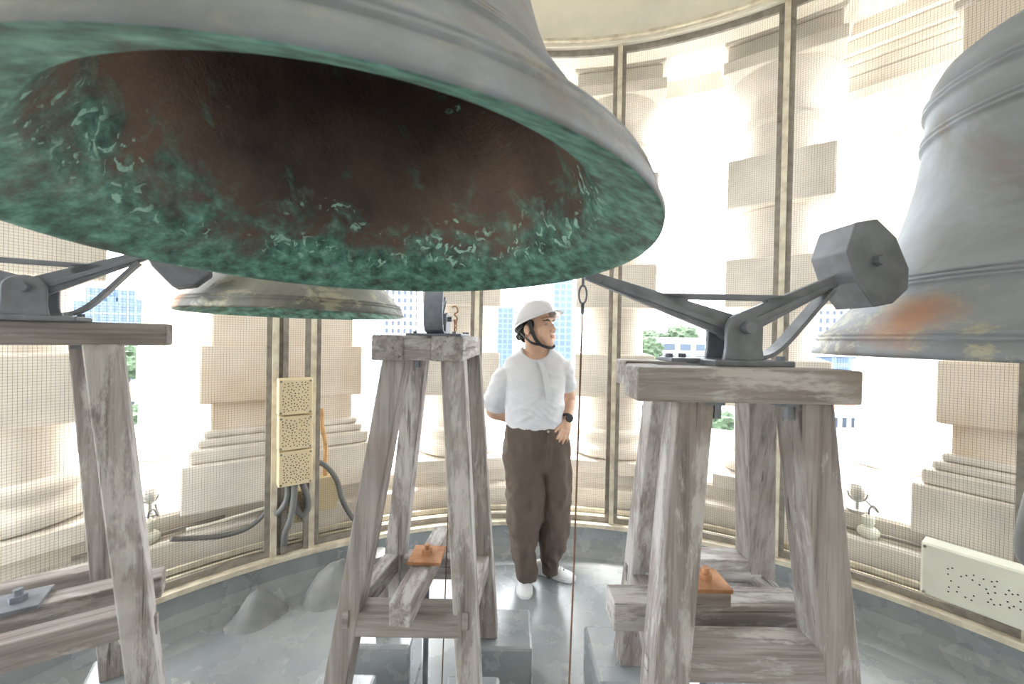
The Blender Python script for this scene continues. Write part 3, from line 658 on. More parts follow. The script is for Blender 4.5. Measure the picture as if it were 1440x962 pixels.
wb = [L(711+ (799-711)*t, 600+1.5*math.sin(math.pi*t)*2, -.06-0.128*math.sin(math.pi*t)) for t in [i/16 for i in range(17)]]
g = G()
for i in range(16): g.bar(wb[i], wb[i+1], 0.008, 0.035)
G().tube([L(771, 604, -.188), L(770, 632, -.20), L(766, 655, -.198)], 0.0045, 6).build('fly_seam', 'trousers', trousers)
G().cyl(L(771, 607, -.185), L(771, 607, -.195), 0.008, 10).build('button', 'steel', trousers)
for x in (741, 797): G().box(L(x, 601, -.17 if x == 741 else -.10), (0.012, 0.012, 0.05)).build('belt_loop', 'trousers', trousers)
# --- shirt
g = loft(secpx([(713, 793, 603, -.06, .116), (711, 793, 592, -.065, .126), (711, 793, 576, -.075, .126), (712, 793, 558, -.09, .124), (711, 794, 540, -.10, .125), (709, 796, 526, -.11, .12), (708, 797, 514, -.115, .11), (713, 796, 505, -.115, .095), (722, 789, 498, -.115, .08), (733, 780, 491, -.115, .066), (737, 776, 486, -.115, .06)], 0), 44, 0.004, 4, 1.7)
def limb(pts, rs, n=18, sub=5):
    p = spline(pts, sub); r = [q.x for q in spline([(x, 0, 0) for x in rs], sub)]; return G().tube(p, r, n)
shR, elR, wrR = L(710, 529, -.09), L(692, 577, .0), L(730, 592, .13)
shL, elL, wrL = L(792, 517, -.11), L(801, 562, .0), L(797, 590, -.11)
s1 = limb([shR+Vector((.05, 0, .0)), shR, shR.lerp(elR, .45), shR.lerp(elR, .84)], [.055, .066, .072, .076])
s2 = limb([shL+Vector((-.05, 0, .0)), shL, shL.lerp(elL, .3), shL.lerp(elL, .56)], [.050, .056, .057, .058])
g.add(s1.v, s1.f); g.add(s2.v, s2.f)
shirt = bake(g, 'shirt', 'shirt', 0.0058, 3, man)
folds(shirt, shirt_fold); props(shirt, 'white short sleeved shirt with buttoned placket')
# neck opening
bm = bmesh.new(); bm.from_mesh(shirt.data); base = man.matrix_basis
nc = L(754.5, 491, -.20); kill = []
for f in bm.faces:
    w = base @ f.calc_center_median()
    dx, dz = (w.x-nc.x)/0.079, (w.z-nc.z)/0.066
    if dx*dx+dz*dz < 1.0 and w.y < D0-0.10 or (dx*dx < 0.8 and w.z > nc.z-0.003): kill.append(f)
bmesh.ops.delete(bm, geom=kill, context='FACES'); bm.to_mesh(shirt.data); bm.free()
nb = []
from mathutils.bvhtree import BVHTree
for i in range(25):
    a = math.pi*(0.02+0.96*i/24)
    q = Vector((nc.x-0.085*math.cos(a), 0, nc.z-0.072*math.sin(a)))
    fr = max(0.0, math.sin(a))
    nb.append(Vector((q.x, D0-0.115-0.028-0.054*fr**0.8, q.z+0.004)))
G().tube(nb, 0.0085, 8).build('neckband', 'shirt', shirt, smooth=True)
pk = [L(760, 509, -.228), L(765, 522, -.239), L(769, 540, -.238), L(772, 563, -.230)]
pk = spline(pk, 4); gp = G()
vv = []
for q in pk: vv += [q+Vector((-.017, .004, 0)), q+Vector((-.016, -.003, 0)), q+Vector((.016, -.003, 0)), q+Vector((.017, .004, 0))]
gp.add(vv, [(4*i+k, 4*i+k+1, 4*i+k+5, 4*i+k+4) for i in range(len(pk)-1) for k in range(3)]+[(0, 1, 2, 3), tuple(len(vv)-4+k for k in range(4))])
plk = gp.build('placket', 'shirt', shirt, bevel=0.002)
for t in (1, 5, 9): G().cyl(pk[t]+Vector((0, -0.002, 0)), pk[t]+Vector((0, -0.006, 0)), 0.0055, 10).build('button', 'shoe', plk)
for sh_, el_, t, r in ((shR, elR, .80, .078), (shL, elL, .53, .0595)):
    d = (el_-sh_).normalized(); c = sh_.lerp(el_, t); G().tube([c-d*0.014, c+d*0.018], r, 22, caps=False).build('cuff', 'shirt', shirt, smooth=True)
# --- skin: torso core, neck, head, arms, hands as one surface
HC = L(756, 460, -.17); HY = math.radians(50)
HM = Matrix.Translation(HC) @ Matrix.Rotation(HY, 4, 'Z') @ Matrix.Rotation(math.radians(-8), 4, 'X')
def h(x, y, z): return HM @ Vector((x, y, z))
HR = HM.to_3x3()
g = loft(secpx([(722, 788, 560, -.09, .09), (716, 790, 530, -.105, .095), (713, 792, 516, -.11, .092), (722, 785, 505, -.11, .083), (733, 776, 496, -.115, .068), (739, 772, 489, -.115, .057)], 0), 30)
nk = limb([L(755, 512, -.10), L(754, 495, -.115), h(0, 0.035, -0.09), h(0, 0.03, -0.02)], [.072, .060, .055, .055]); g.add(nk.v, nk.f)
def E_(c, r): g.sphere(h(*c), r, 20, 14, rot=HR)
E_((0, .018, .035), (.078, .098, .092)); E_((0, -.028, -.030), (.068, .070, .086)); E_((0, -.070, -.098), (.036, .024, .026))
for s in (-1, 1):
    E_((s*.044, -.008, -.066), (.031, .044, .038)); E_((s*.042, -.058, -.022), (.026, .026, .026)); E_((s*.082, .016, -.016), (.010, .022, .032))
    E_((s*.028, -.068, -.064), (.030, .024, .034)); E_((s*.013, -.100, -.038), (.009, .011, .008))
E_((0, -.080, .030), (.052, .022, .016)); E_((0, -.084, -.066), (.028, .016, .022))
ns = limb([h(0, -.088, .012), h(0, -.100, -.012), h(0, -.113, -.034)], [.009, .011, .0145], 12); g.add(ns.v, ns.f)
aR = limb([shR, shR.lerp(elR, .5), elR, elR.lerp(wrR, .4), wrR], [.052, .047, .042, .043, .030]); g.add(aR.v, aR.f)
aL = limb([shL, shL.lerp(elL, .5), elL, elL.lerp(wrL, .35), wrL], [.048, .043, .038, .038, .027]); g.add(aL.v, aL.f)
# left hand resting on the hip, right hand clasped behind the back
def hand(g, w, down, across, nrm, mirror=1, sc=0.92):
    down, across, nrm = down.normalized(), across.normalized(), nrm.normalized()
    kn = w+down*0.080*sc
    p = limb([w-down*0.03, w+down*0.015, w+down*0.04], [.026*sc, .025*sc, .022*sc], 12); g.add(p.v, p.f)
    for t in range(4):
        o = across*((t-1.5)*0.0195*sc); p = limb([w+o*0.55, w+down*0.045*sc+o*0.85, kn+o], [.015*sc, .0155*sc, .0115*sc], 10); g.add(p.v, p.f)
    lens = (.066, .078, .074, .056); cur = (.9, 1.0, 1.15, 1.3)
    for t in range(4):
        o = across*((t-1.5)*0.0195*sc); fan = across*((t-1.5)*0.10); a = kn+o; ln = lens[t]*sc; dd = (down+fan).normalized()
        b = a+dd*ln*.46+nrm*0.003; c = b+dd*ln*.30-nrm*0.013*cur[t]; d = c+dd*ln*.20-nrm*0.016*cur[t]
        p = limb([a-down*.01, a, b, c, d], [.0102*sc, .0100*sc, .0092*sc, .0086*sc, .0072*sc], 10); g.add(p.v, p.f)
    a = w+down*0.020-across*0.022*mirror; b = a+down*.030-across*.024*mirror+nrm*.004; c = b+down*.032-across*.010*mirror
    p = limb([w+down*.006, a, b, c], [.015*sc, .0145*sc, .012*sc, .0095*sc], 10); g.add(p.v, p.f)
hand(g, wrL+Vector((0, -.010, -.012)), Vector((-.035, -.045, -.10)), Vector((1, .15, -.3)), Vector((.25, -1, .3)))
hand(g, wrR, Vector((.1, .01, -.02)), Vector((0, .2, 1)), Vector((0, 1, 0)))
body = bake(g, 'body', 'skin', 0.0034, 5, man, 0.5)
# face
for s in (-1, 1):
    ey = G().sphere(h(s*.031, -.0855, .002), (.0135, .008, .0046), 14, 8, rot=HR).build('eye', 'eyewhite', body, smooth=True)
    G().sphere(h(s*.031+.001, -.0925, .0022), (.0085, .0035, .0052), 12, 8, rot=HR).build('iris', 'hair', ey, smooth=True)
    G().tube([h(s*.016, -.0915, .0065), h(s*.031, -.0935, .0080), h(s*.047, -.0835, .0055)], [.0022, .0032, .0022], 6).build('eyelid', 'hair', ey)
    G().tube([h(s*.013, -.0975, .021), h(s*.032, -.0965, .026), h(s*.053, -.079, .022)], [.0038, .0052, .0022], 6).build('eyebrow', 'hair', body)
G().sphere(h(0, -.0970, -.0625), (.021, .006, .0052), 14, 8, rot=HR).build('upper_lip', 'lip', body, smooth=True)
G().sphere(h(0, -.0960, -.0715), (.018, .006, .0055), 14, 8, rot=HR).build('lower_lip', 'lip', body, smooth=True)
# hair under the hat
g = G(); g.sphere(h(0, .030, .028), (.0815, .092, .090), 22, 14, rot=HR)
for s in (-1, 1): g.sphere(h(s*.072, -.012, .012), (.010, .018, .026), 10, 8, rot=HR)
g.sphere(h(0, .088, -.040), (.060, .030, .045), 14, 10, rot=HR)
g.build('hair', 'hair', man, smooth=True)
# --- hard hat
hat_n, hat_m = 44, 12; v = []; f = []
HK = HM @ Matrix.Translation((0, .03, .03)) @ Matrix.Rotation(math.radians(-11), 4, 'X') @ Matrix.Translation((0, -.03, -.03))
def hk(x, y, z): return HK @ Vector((x, y, z))
c0 = Vector((0, .012, .032))
for j in range(hat_m+1):
    b = (math.pi/2)*j/hat_m
    for i in range(hat_n):
        a = 2*math.pi*i/hat_n; x, y = math.sin(a), -math.cos(a)
        rr = math.cos(b)**0.85
        ridge = 0.006*max(0, 1-abs(x*rr)/0.22)*(1 if b > 0.25 else b/0.25)
        px_, py_, pz_ = .113*x*rr, .140*y*rr, (.122+ridge)*math.sin(b)
        if j == 0: pz_ += 0.012*(-y) - 0.004
        v.append(hk(c0.x+px_, c0.y+py_, c0.z+pz_-0.008*(y > 0)*math.cos(b)*y))
for j in range(hat_m):
    for i in range(hat_n): f.append((j*hat_n+i, j*hat_n+(i+1) % hat_n, (j+1)*hat_n+(i+1) % hat_n, (j+1)*hat_n+i))
hat = mesh('hard_hat', v, f, 'helmet', man, smooth=True); md = hat.modifiers.new('t', 'SOLIDIFY'); md.thickness = 0.004; md.offset = -1
v = []; f = []
for i in range(hat_n+1):
    a = 2*math.pi*i/hat_n; x, y = math.sin(a), -math.cos(a)
    fr = max(0, -y); ex = 0.006+0.036*fr**2.2
    z0 = c0.z+0.012*(-y)-0.004
    for rr, z in ((1.0, 0.006), (1.0, -0.002)):
        v.append(hk(c0.x+.112*x, c0.y+.139*y, z0+z))
    for z in (-0.004, -0.010): v.append(hk(c0.x+(.112+ex*0.6)*x, c0.y+(.139+ex)*y, z0+z-0.004*fr))
for i in range(hat_n):
    a, b = 4*i, 4*i+4; f += [(a, b, b+2, a+2), (a+1, a+3, b+3, b+1), (a+2, b+2, b+3, a+3)]
mesh('brim', v, f, 'helmet', hat, smooth=True)
def strap(pts, wd, name, par, th=0.004, upv=None):
    p = spline(pts, 5); g = G()
    for i in range(len(p)-1): g.bar(p[i], p[i+1], wd, th, up=(p[i]+p[i+1])/2-HC)
    return g.build(name, 'black', par)
for s in (-1, 1):
    strap([h(s*.098, -.018, .035), h(s*.088, -.024, -.03), h(s*.072, -.034, -.080), h(s*.060, -.050, -.108)], 0.021, 'chin_strap', hat)
    strap([h(s*.070, .085, -.010), h(s*.076, .045, -.050), h(s*.070, .0, -.092), h(s*.060, -.050, -.108)], 0.018, 'chin_strap', hat)
strap([h(-.060, -.050, -.108), h(-.036, -.076, -.126), h(0, -.084, -.130), h(.036, -.076, -.126), h(.060, -.050, -.108)], 0.018, 'chin_strap', hat)
strap([h(-.092, .03, .012), h(-.078, .085, -.012), h(-.04, .122, -.030), h(0, .132, -.034), h(.04, .122, -.030), h(.078, .085, -.012), h(.092, .03, .012)], 0.024, 'nape_band', hat)
G().cyl(h(0, .128, -.036), h(0, .152, -.042), 0.021, 16).build('adjuster_knob', 'black', hat, bevel=0.003)
# --- watch
wd = (wrL-elL).normalized(); wc = wrL-wd*0.012
wt = G().tube([wc-wd*0.011, wc+wd*0.011], [.0325, .0315], 22, caps=False).build('wrist_watch', 'black', man, smooth=True)
fd = Vector((.35, -1, .1)).normalized(); q = wc+fd*0.030
cs = G().cyl(q-fd*0.004, q+fd*0.008, 0.025, 8).build('watch_case', 'black', wt, bevel=0.002)
G().cyl(q+fd*0.008, q+fd*0.0095, 0.016, 18).build('dial', 'boxgrey', cs)
# --- shoes
def shoe(heel, toe_dir, label):
    d = Vector((toe_dir[0], toe_dir[1], 0)).normalized(); s = Vector((-d.y, d.x, 0)); heel = Vector((heel[0], heel[1], 0))
    sec = [(-.004, .020, .050, 0), (.012, .031, .075, 0), (.05, .037, .088, 0), (.10, .037, .088, 0), (.145, .042, .070, 0), (.19, .048, .056, 0), (.225, .048, .048, 0), (.255, .040, .040, 0), (.275, .024, .030, 0), (.282, .010, .022, 0)]
    g = G(); n = 20; v = []
    for t, w, hh, _ in sec:
        for k in range(n):
            a = 2*math.pi*k/n; cx = math.copysign(abs(math.cos(a))**0.8, math.cos(a)); sz = math.sin(a)
            z = 0.020+(hh-0.020)*max(0, sz)**0.75 if sz > 0 else 0.020+0.012*sz
            v.append(heel+d*t+s*(w*cx*(0.75+0.25*(1-max(0, sz))))+Vector((0, 0, z)))
    m = len(sec); f = [(i*n+k, i*n+(k+1) % n, (i+1)*n+(k+1) % n, (i+1)*n+k) for i in range(m-1) for k in range(n)]
    f += [tuple(range(n-1, -1, -1)), tuple((m-1)*n+k for k in range(n))]
    o = g.add(v, f).build('shoe', 'shoe', man, smooth=True); md = o.modifiers.new('s', 'SUBSURF'); md.levels = 1; md.render_levels = 1
    out = [heel+d*t+s*(w*1.05) for t, w, _, _ in sec]+[heel+d*t-s*(w*1.05) for t, w, _, _ in reversed(sec)]
    G().prism([p+Vector((0, 0, 0.0)) for p in out], (0, 0, 0.022)).build('sole', 'shoe', o, bevel=0.004)
    for t, z in ((.150, .074), (.168, .068), (.186, .062)):
        G().tube([heel+d*t+s*0.022+Vector((0, 0, z-.006)), heel+d*t+Vector((0, 0, z+.001)), heel+d*t-s*0.022+Vector((0, 0, z-.006))], 0.0032, 6).build('lace', 'shoe', o)
    q = heel+d*0.205+Vector((0, 0, .056)); G().tube([q+s*0.007, q-s*0.007], 0.0045, 8).build('lace_charm', 'steel', o)
    return o
q = L(738, 846, -.13)
shoe((q.x+0.004, D0+0.145, 0), (-.02, -1), 'white shoe')
q = L(768, 806, .09)
shoe((q.x-0.075, D0+0.165, 0), (1, -.42), 'white shoe')

# ================================================================== electrical fittings
def RP(px, py, r):
    """point on the cylinder of radius r round the room seen at photo pixel (px,py)"""
    q = P(px, py, 1.0); u = Vector((q.x, q.y, 0)); n = u.length; u /= n; b = u.dot(TC); t = b+math.sqrt(b*b+r*r-TC.length_squared)
    return Vector((u.x*t, u.y*t, CAMH+(q.z-CAMH)*t/n))
def ang(p): return math.degrees(math.atan2(p.x-TC.x, p.y-TC.y))
def perforated_box(name, label, deg, r, zc, w, hgt, dp, mat, nholes, group=None, region=(-.38, .38, -.40, .40), screws=True, seed=1):
    root = empty(name, pol(deg, r, zc-hgt/2), label, 'box', group); Mx = frame_at(deg, r, zc)
    put(G().box((0, 0, 0), (w, dp, hgt)), Mx).build('housing', mat, root, bevel=0.006)
    put(G().box((0, -dp/2-0.006, 0), (w*0.985, 0.016, hgt*0.985)), Mx).build('lid', mat, root, bevel=0.006)
    rnd = random.Random(seed); g = G(); pts = []; tries = 0; y = -dp/2-0.0145
    while len(pts) < nholes and tries < 6000:
        tries += 1
        q = (rnd.uniform(region[0], region[1])*w, rnd.uniform(region[2], region[3])*hgt)
        if all((q[0]-p[0])**2+(q[1]-p[1])**2 > (0.0135)**2 for p in pts): pts.append(q)
    for a, b in pts: g.cyl((a, y+0.001, b), (a, y-0.0006, b), 0.0033, 8)  # dark discs on the lid, coloured as the shade inside the holes
    props(put(g, Mx).build('hole_disc', 'hole_disc', root), kind='stuff')
    if screws:
        for sx in (-1, 1):
            for sz in (-1, 1):
                a = Mx @ Vector((sx*(w/2-0.014), y+0.002, sz*(hgt/2-0.014))); b = Mx @ Vector((sx*(w/2-0.014), y-0.003, sz*(hgt/2-0.014)))
                G().cyl(a, b, 0.0065, 8).build('screw', 'frame', root)
    return root
names = ['cream perforated box, topmost of the three between the window posts', 'cream perforated box, middle one of the three between the window posts', 'cream perforated box, lowest of the three, above the grey hoses']
for k, (a, b) in enumerate(((532, 583), (583.5, 632), (632.5, 682))):
    q0, q1 = RP(416, a, 2.46), RP(416, b, 2.46)
    perforated_box('junction_box', names[k], ang(q0), 2.495, (q0.z+q1.z)/2, 0.178, q0.z-q1.z-0.003, 0.075, 'boxcream', 78, 'cream perforated boxes', seed=k+2)
q0, q1 = RP(420, 686, 2.66), RP(420, 730, 2.66)
perforated_box('junction_box', 'cream perforated box behind the grey hose loops', ang(q0), 2.645, (q0.z+q1.z)/2, 0.185, 0.20, 0.06, 'boxcream', 60, 'cream perforated boxes', seed=9)
# the box is carried by two strips between the posts
for k, px_ in enumerate((400.5, 433)):
    q = RP(px_, 500, 2.585); a = ang(q)
    props(arcbox(a-0.32, a+0.32, 2.537, 2.552, 0.235, 3.61, 1).build('trim_%d' % (40+k), 'frame'), kind='structure')
q0 = RP(460, 690, 2.72)
bx = empty('terminal_box', (q0.x, q0.y, q0.z-0.11), 'small plain tan box outside the mesh under the orange pipe', 'box')
put(G().box((0, 0, 0), (0.115, 0.09, 0.22)), frame_at(ang(q0), 2.72, q0.z)).build('housing', 'boxcream', bx, bevel=0.006)
put(G().box((0, -0.048, 0), (0.112, 0.012, 0.216)), frame_at(ang(q0), 2.72, q0.z)).build('lid', 'boxcream', bx, bevel=0.004)
def pipe(name, pts, r, mat, label, cat, ribs=False, n=10):
    p = spline(pts, 6); rr = [r*(1.0+(0.10 if i % 2 else -0.04)) for i in range(len(p))] if ribs else r
    if ribs: p = spline(pts, 14); rr = [r*(1.0+(0.10 if i % 2 else -0.04)) for i in range(len(p))]
    return props(G().tube(p, rr, n).build(name, mat, smooth=True), label, cat)
pipe('orange_pipe', [RP(452, 575, 2.70), RP(453, 600, 2.70), RP(457.5, 625, 2.70), RP(457, 668, 2.70)], 0.014, 'orangepipe', 'rusty orange pipe dropping into the small tan box', 'pipe')
pipe('flexible_conduit', [RP(446, 650, 2.62), RP(458, 655, 2.62), RP(473, 674, 2.62), RP(483, 706, 2.62), RP(500, 733, 2.62), RP(515, 742, 2.62)], 0.016, 'hose', 'grey ribbed conduit curving down from the post past the small tan box', 'conduit', True)
pipe('flexible_conduit', [RP(405, 680, 2.51), RP(404, 700, 2.51), RP(396, 716, 2.51), RP(385, 724, 2.56)], 0.017, 'hose', 'grey hose under the cream boxes bending off behind the window post', 'conduit')
pipe('flexible_conduit', [RP(414, 680, 2.49), RP(413, 705, 2.48), RP(408, 732, 2.48), RP(401, 750, 2.50), RP(399, 768, 2.56)], 0.018, 'hose', 'grey hose hanging straight down from the cream boxes into the sill', 'conduit')
pipe('flexible_conduit', [RP(425, 680, 2.51), RP(432, 698, 2.51), RP(433, 715, 2.51), RP(426, 724, 2.51), RP(418, 718, 2.52), RP(416, 706, 2.56)], 0.017, 'hose', 'grey hose looping back on itself under the cream boxes', 'conduit')
pipe('cable_bundle', [RP(240, 758, 2.72), RP(270, 757, 2.72), RP(310, 754, 2.72), RP(345, 744, 2.72), RP(368, 727, 2.72), RP(384, 706, 2.72)], 0.014, 'hose', 'dark sagging cable bundle outside the mesh below the pier plinth', 'cable', True)
pipe('wall_conduit', [RP(262, 745, 2.75), RP(300, 736, 2.75), RP(340, 724, 2.75), RP(380, 712, 2.75)], 0.010, 'cream', 'thin painted conduit along the pier plinth above the sagging cable bundle', 'conduit')
pipe('black_hose', [RP(1470, 640, 2.40), RP(1452, 700, 2.40), RP(1440, 750, 2.38), RP(1442, 785, 2.38), RP(1470, 800, 2.40)], 0.026, 'hose', 'black hose bend by the window post above the pale grey box', 'hose')
# large pale box on the right
q0, q1 = RP(1297, 756, 2.44), RP(1297, 832, 2.44); a0 = ang(q0); wbx = 0.56
root = perforated_box('equipment_box', 'long pale grey perforated box fixed to the mesh above the sill', a0+math.degrees(wbx/2/2.43), 2.45, (q0.z+q1.z)/2-0.002, wbx, 0.245, 0.10, 'boxgrey', 62, None, (-.34, .34, -.30, .22), True, 5)

M['lampgrey'] = plain('pale_lamp_metal', (0.50, 0.50, 0.47), 0.4, 0.2, var=0.05)
def floodlight(p, label, s=1.0, deg=0.0):
    """caged lamp on a U bracket, standing on the ledge"""
    root = empty('floodlight', (p.x, p.y, 0.485), label, 'lamp', 'small floodlights on the outer ledge')
    zc = p.z; d = Vector((p.x-TC.x, p.y-TC.y, 0)).normalized(); t = Vector((d.y, -d.x, 0))
    G().cyl((p.x, p.y, 0.478), (p.x, p.y, 0.496), 0.055*s, 16).build('base', 'lampgrey', root)
    G().tube([Vector((p.x, p.y, 0.49)), Vector((p.x, p.y, zc-0.058*s))], 0.009, 8).build('stem', 'lampgrey', root)
    u = [Vector((p.x, p.y, zc))+t*(0.048*s*math.cos(x))+Vector((0, 0, 0.058*s*math.sin(x))) for x in [math.pi+math.pi*i/14 for i in range(15)]]
    G().tube(u, 0.006*s, 6).build('bracket', 'lampgrey', root)
    c = Vector((p.x, p.y, zc)); ax = (d*0.6+Vector((0, 0, 0.8))).normalized()
    h_ = G().tube([c-ax*0.05*s, c-ax*0.02*s, c+ax*0.03*s], [0.024*s, 0.038*s, 0.042*s], 16).build('lamp_body', 'lampgrey', root, smooth=True)
    G().tube([c+ax*0.028*s, c+ax*0.036*s], 0.039*s, 16).build('lens', 'lampgrey', h_)
    return root
f1 = RP(1206, 692, 2.98); floodlight(f1, 'small caged floodlight on the ledge beside the tall bell and pale grey box')
f2 = RP(211, 697, 2.98); floodlight(f2, 'small round floodlight on the ledge beside the plank topped stand leg', 0.75)
def gland(p, label, far):
    root = empty('conduit_fitting', (p.x, p.y, p.z-0.05), label, 'fitting', 'conduit fittings on the ledge')
    d = Vector((p.x-TC.x, p.y-TC.y, 0)).normalized(); t = Vector((d.y, -d.x, 0))
    G().sphere(p-Vector((0, 0, 0.02)), (0.055, 0.055, 0.038), 16, 10).build('junction_body', 'boxgrey', root, smooth=True)
    G().tube([p, p+Vector((0, 0, 0.03)), p+Vector((0, 0, 0.035)), p+Vector((0, 0, 0.07)), p+Vector((0, 0, 0.085))], [0.024, 0.024, 0.031, 0.031, 0.015], 12).build('gland_nut', 'boxgrey', root)
    G().tube([p-t*0.28-Vector((0, 0, .022)), p+t*0.35-Vector((0, 0, .022))], 0.012, 8).build('pipe', 'frame', root)
    G().tube(spline([p+Vector((0, 0, 0.08)), p+Vector((0.005, 0, 0.12)), p+Vector((0.03, 0, 0.135)), p+Vector((0.055, 0, 0.10)), far], 6), 0.0045, 6).build('lead', 'hose', root)
q = RP(1221, 745, 2.87); q.z = 0.425; gland(q, 'pale conduit fitting with a hooked lead beneath the caged floodlight', f1+Vector((0.05, 0, -0.05)))
q = RP(208, 752, 2.87); q.z = 0.425; gland(q, 'pale conduit fitting on the ledge beside the plank topped stand leg', f2+Vector((0.03, 0, -0.05)))
# mortar mounds against the kerb
def mound(deg, r, rx, hgt, label, sd):
    c = pol(deg, r, 0); g = G(); v = []; n, m = 40, 12
    for j in range(m+1):
        q = j/m
        for i in range(n):
            a = 2*math.pi*i/n; x, y = math.cos(a)*q, math.sin(a)*q
            w = 1+0.35*noise.noise(Vector((x*1.3+sd, y*1.3, sd)))
            z = hgt*(0.5+0.5*math.cos(math.pi*q))**0.8+0.03*noise.noise(Vector((x*4+sd, y*4, 1)))*(1-q)+0.008*noise.noise(Vector((x*13, y*13, sd)))
            v.append(Matrix.Rotation(-math.radians(deg), 4, 'Z') @ Vector((x*rx*w, y*rx*0.62*w, z-0.004)) + c)
    f = [(j*n+i, j*n+(i+1) % n, (j+1)*n+(i+1) % n, (j+1)*n+i) for j in range(m) for i in range(n)]
    props(g.add(v, f).build('mortar_mound', 'mound', smooth=True), label, 'mound', 'mortar mounds at the kerb')
mound(-40.4, 2.38, 0.17, 0.17, 'grey painted mortar mound under the grey hoses of the cream boxes', 1.0)
mound(-30.6, 2.38, 0.24, 0.19, 'broader mortar mound on the floor beside the end on stand leg', 5.0)
g = G(); c = pol(-25.5, 2.40, 0.0)
root = empty('floor_pipe', c, 'short dark pipe stub on the floor beside the broader mortar mound', 'pipe')
G().cyl(c+Vector((0, 0, -0.01)), c+Vector((0, 0, 0.17)), 0.06, 18).build('stub', 'hose', root); G().cyl(c+Vector((0, 0, 0.13)), c+Vector((0, 0, 0.175)), 0.07, 18).build('collar', 'hose', root)
# bolts under the plank of the left stand

# ================================================================== the city outside
def facade(name, wall, win, bw, bh, mortar, off=0.0, rough=0.5):
    m, nt, n, l, b = nmat(name)
    tc = n.new('ShaderNodeTexCoord'); sx = n.new('ShaderNodeSeparateXYZ'); l.new(tc.outputs['Object'], sx.inputs[0])
    ad = n.new('ShaderNodeMath'); l.new(sx.outputs['X'], ad.inputs[0]); l.new(sx.outputs['Y'], ad.inputs[1])
    cb = n.new('ShaderNodeCombineXYZ'); l.new(ad.outputs[0], cb.inputs['X']); l.new(sx.outputs['Z'], cb.inputs['Y'])
    br = n.new('ShaderNodeTexBrick'); br.offset = off; br.inputs['Scale'].default_value = 1.0
    br.inputs['Brick Width'].default_value = bw; br.inputs['Row Height'].default_value = bh; br.inputs['Mortar Size'].default_value = mortar; br.inputs['Mortar Smooth'].default_value = 0.05
    br.inputs['Color1'].default_value = (*win, 1); br.inputs['Color2'].default_value = (*[c*0.8 for c in win], 1); br.inputs['Mortar'].default_value = (*wall, 1)
    l.new(cb.outputs[0], br.inputs['Vector']); l.new(br.outputs['Color'], b.inputs['Base Color']); b.inputs['Roughness'].default_value = rough
    return m
M['glassblue'] = facade('blue_glass_facade', (0.08, 0.12, 0.17), (0.04, 0.07, 0.12), 3.2, 3.6, 0.45)
M['aptwhite'] = facade('white_apartment_facade', (0.40, 0.41, 0.43), (0.03, 0.045, 0.075), 2.6, 3.3, 0.7)
M['skyblue'] = facade('pale_blue_tower_facade', (0.10, 0.14, 0.19), (0.06, 0.095, 0.14), 4.0, 4.2, 0.5)
M['officegrey'] = facade('grey_office_facade', (0.32, 0.33, 0.34), (0.04, 0.06, 0.09), 4.5, 3.2, 0.7)
M['housewhite'] = plain('house_plaster', (0.40, 0.39, 0.38), 0.8, var=0.03)
M['tile'] = plain('orange_roof_tile', (0.24, 0.095, 0.055), 0.8, var=0.08, scale=0.8)
M['grass'] = plain('grass', (0.07, 0.10, 0.035), 0.9, var=0.08, scale=0.08)
M['leaf'] = plain('tree_leaves', (0.05, 0.08, 0.04), 0.85, var=0.14, scale=0.9)
M['trunk'] = plain('tree_trunk', (0.12, 0.085, 0.06), 0.9)
M['asphalt'] = plain('city_ground', (0.13, 0.14, 0.135), 0.9, var=0.08, scale=0.03)
M['pane'] = plain('window_pane', (0.02, 0.028, 0.045), 0.3)
GZ = -24.0
props(G().box((0, 600, GZ-0.5), (3000, 2400, 1.0)).build('trim_50', 'asphalt'), kind='structure')
def building(label, px0, px1, ytop, d, dep, mat, steps=(), roofmat='housewhite'):
    a, b = P(px0, ytop, d), P(px1, ytop, d)
    root = empty('building', ((a.x+b.x)/2, d+dep/2, GZ), label, 'building', None)
    G().box(((a.x+b.x)/2, d+dep/2, (a.z+GZ)/2), (b.x-a.x, dep, a.z-GZ)).build('wall', mat, root)
    G().box(((a.x+b.x)/2, d+dep/2, a.z+0.3), (b.x-a.x+0.6, dep+0.6, 0.8)).build('roof', roofmat, root)
    for (q0, q1, yt) in steps:
        c, e = P(q0, yt, d+dep*0.3), P(q1, yt, d+dep*0.3)
        G().box(((c.x+e.x)/2, d+dep*0.55, (c.z+GZ)/2), (e.x-c.x, dep*0.5, c.z-GZ)).build('tower_block', mat, root)
    return root
building('wide blue glass office block with stepped roofs beyond the plank topped stand', 84, 203, 425, 150, 26, 'glassblue', [(120, 142, 404), (150, 163, 418), (166, 193, 408)], 'glassblue')
building('white apartment tower with rows of dark windows behind the small bell', 538, 588, 330, 170, 18, 'aptwhite', [])
building('slim pale blue skyscraper rising behind the man', 780, 807, 330, 260, 20, 'skyblue', [])
building('faint pale blue tower block between the man and the window post', 700, 722, 432, 320, 20, 'skyblue', [])
building('low grey office block with blue windows beneath the hammer lever', 934, 992, 478, 110, 14, 'officegrey', [(938, 958, 486)])
building('pale apartment slab behind the lip of the tall bell', 1120, 1190, 436, 150, 18, 'aptwhite', [])
building('long blue steel framed shed with shutters beneath the tall bell', 1130, 1222, 500, 75, 12, 'glassblue', [])
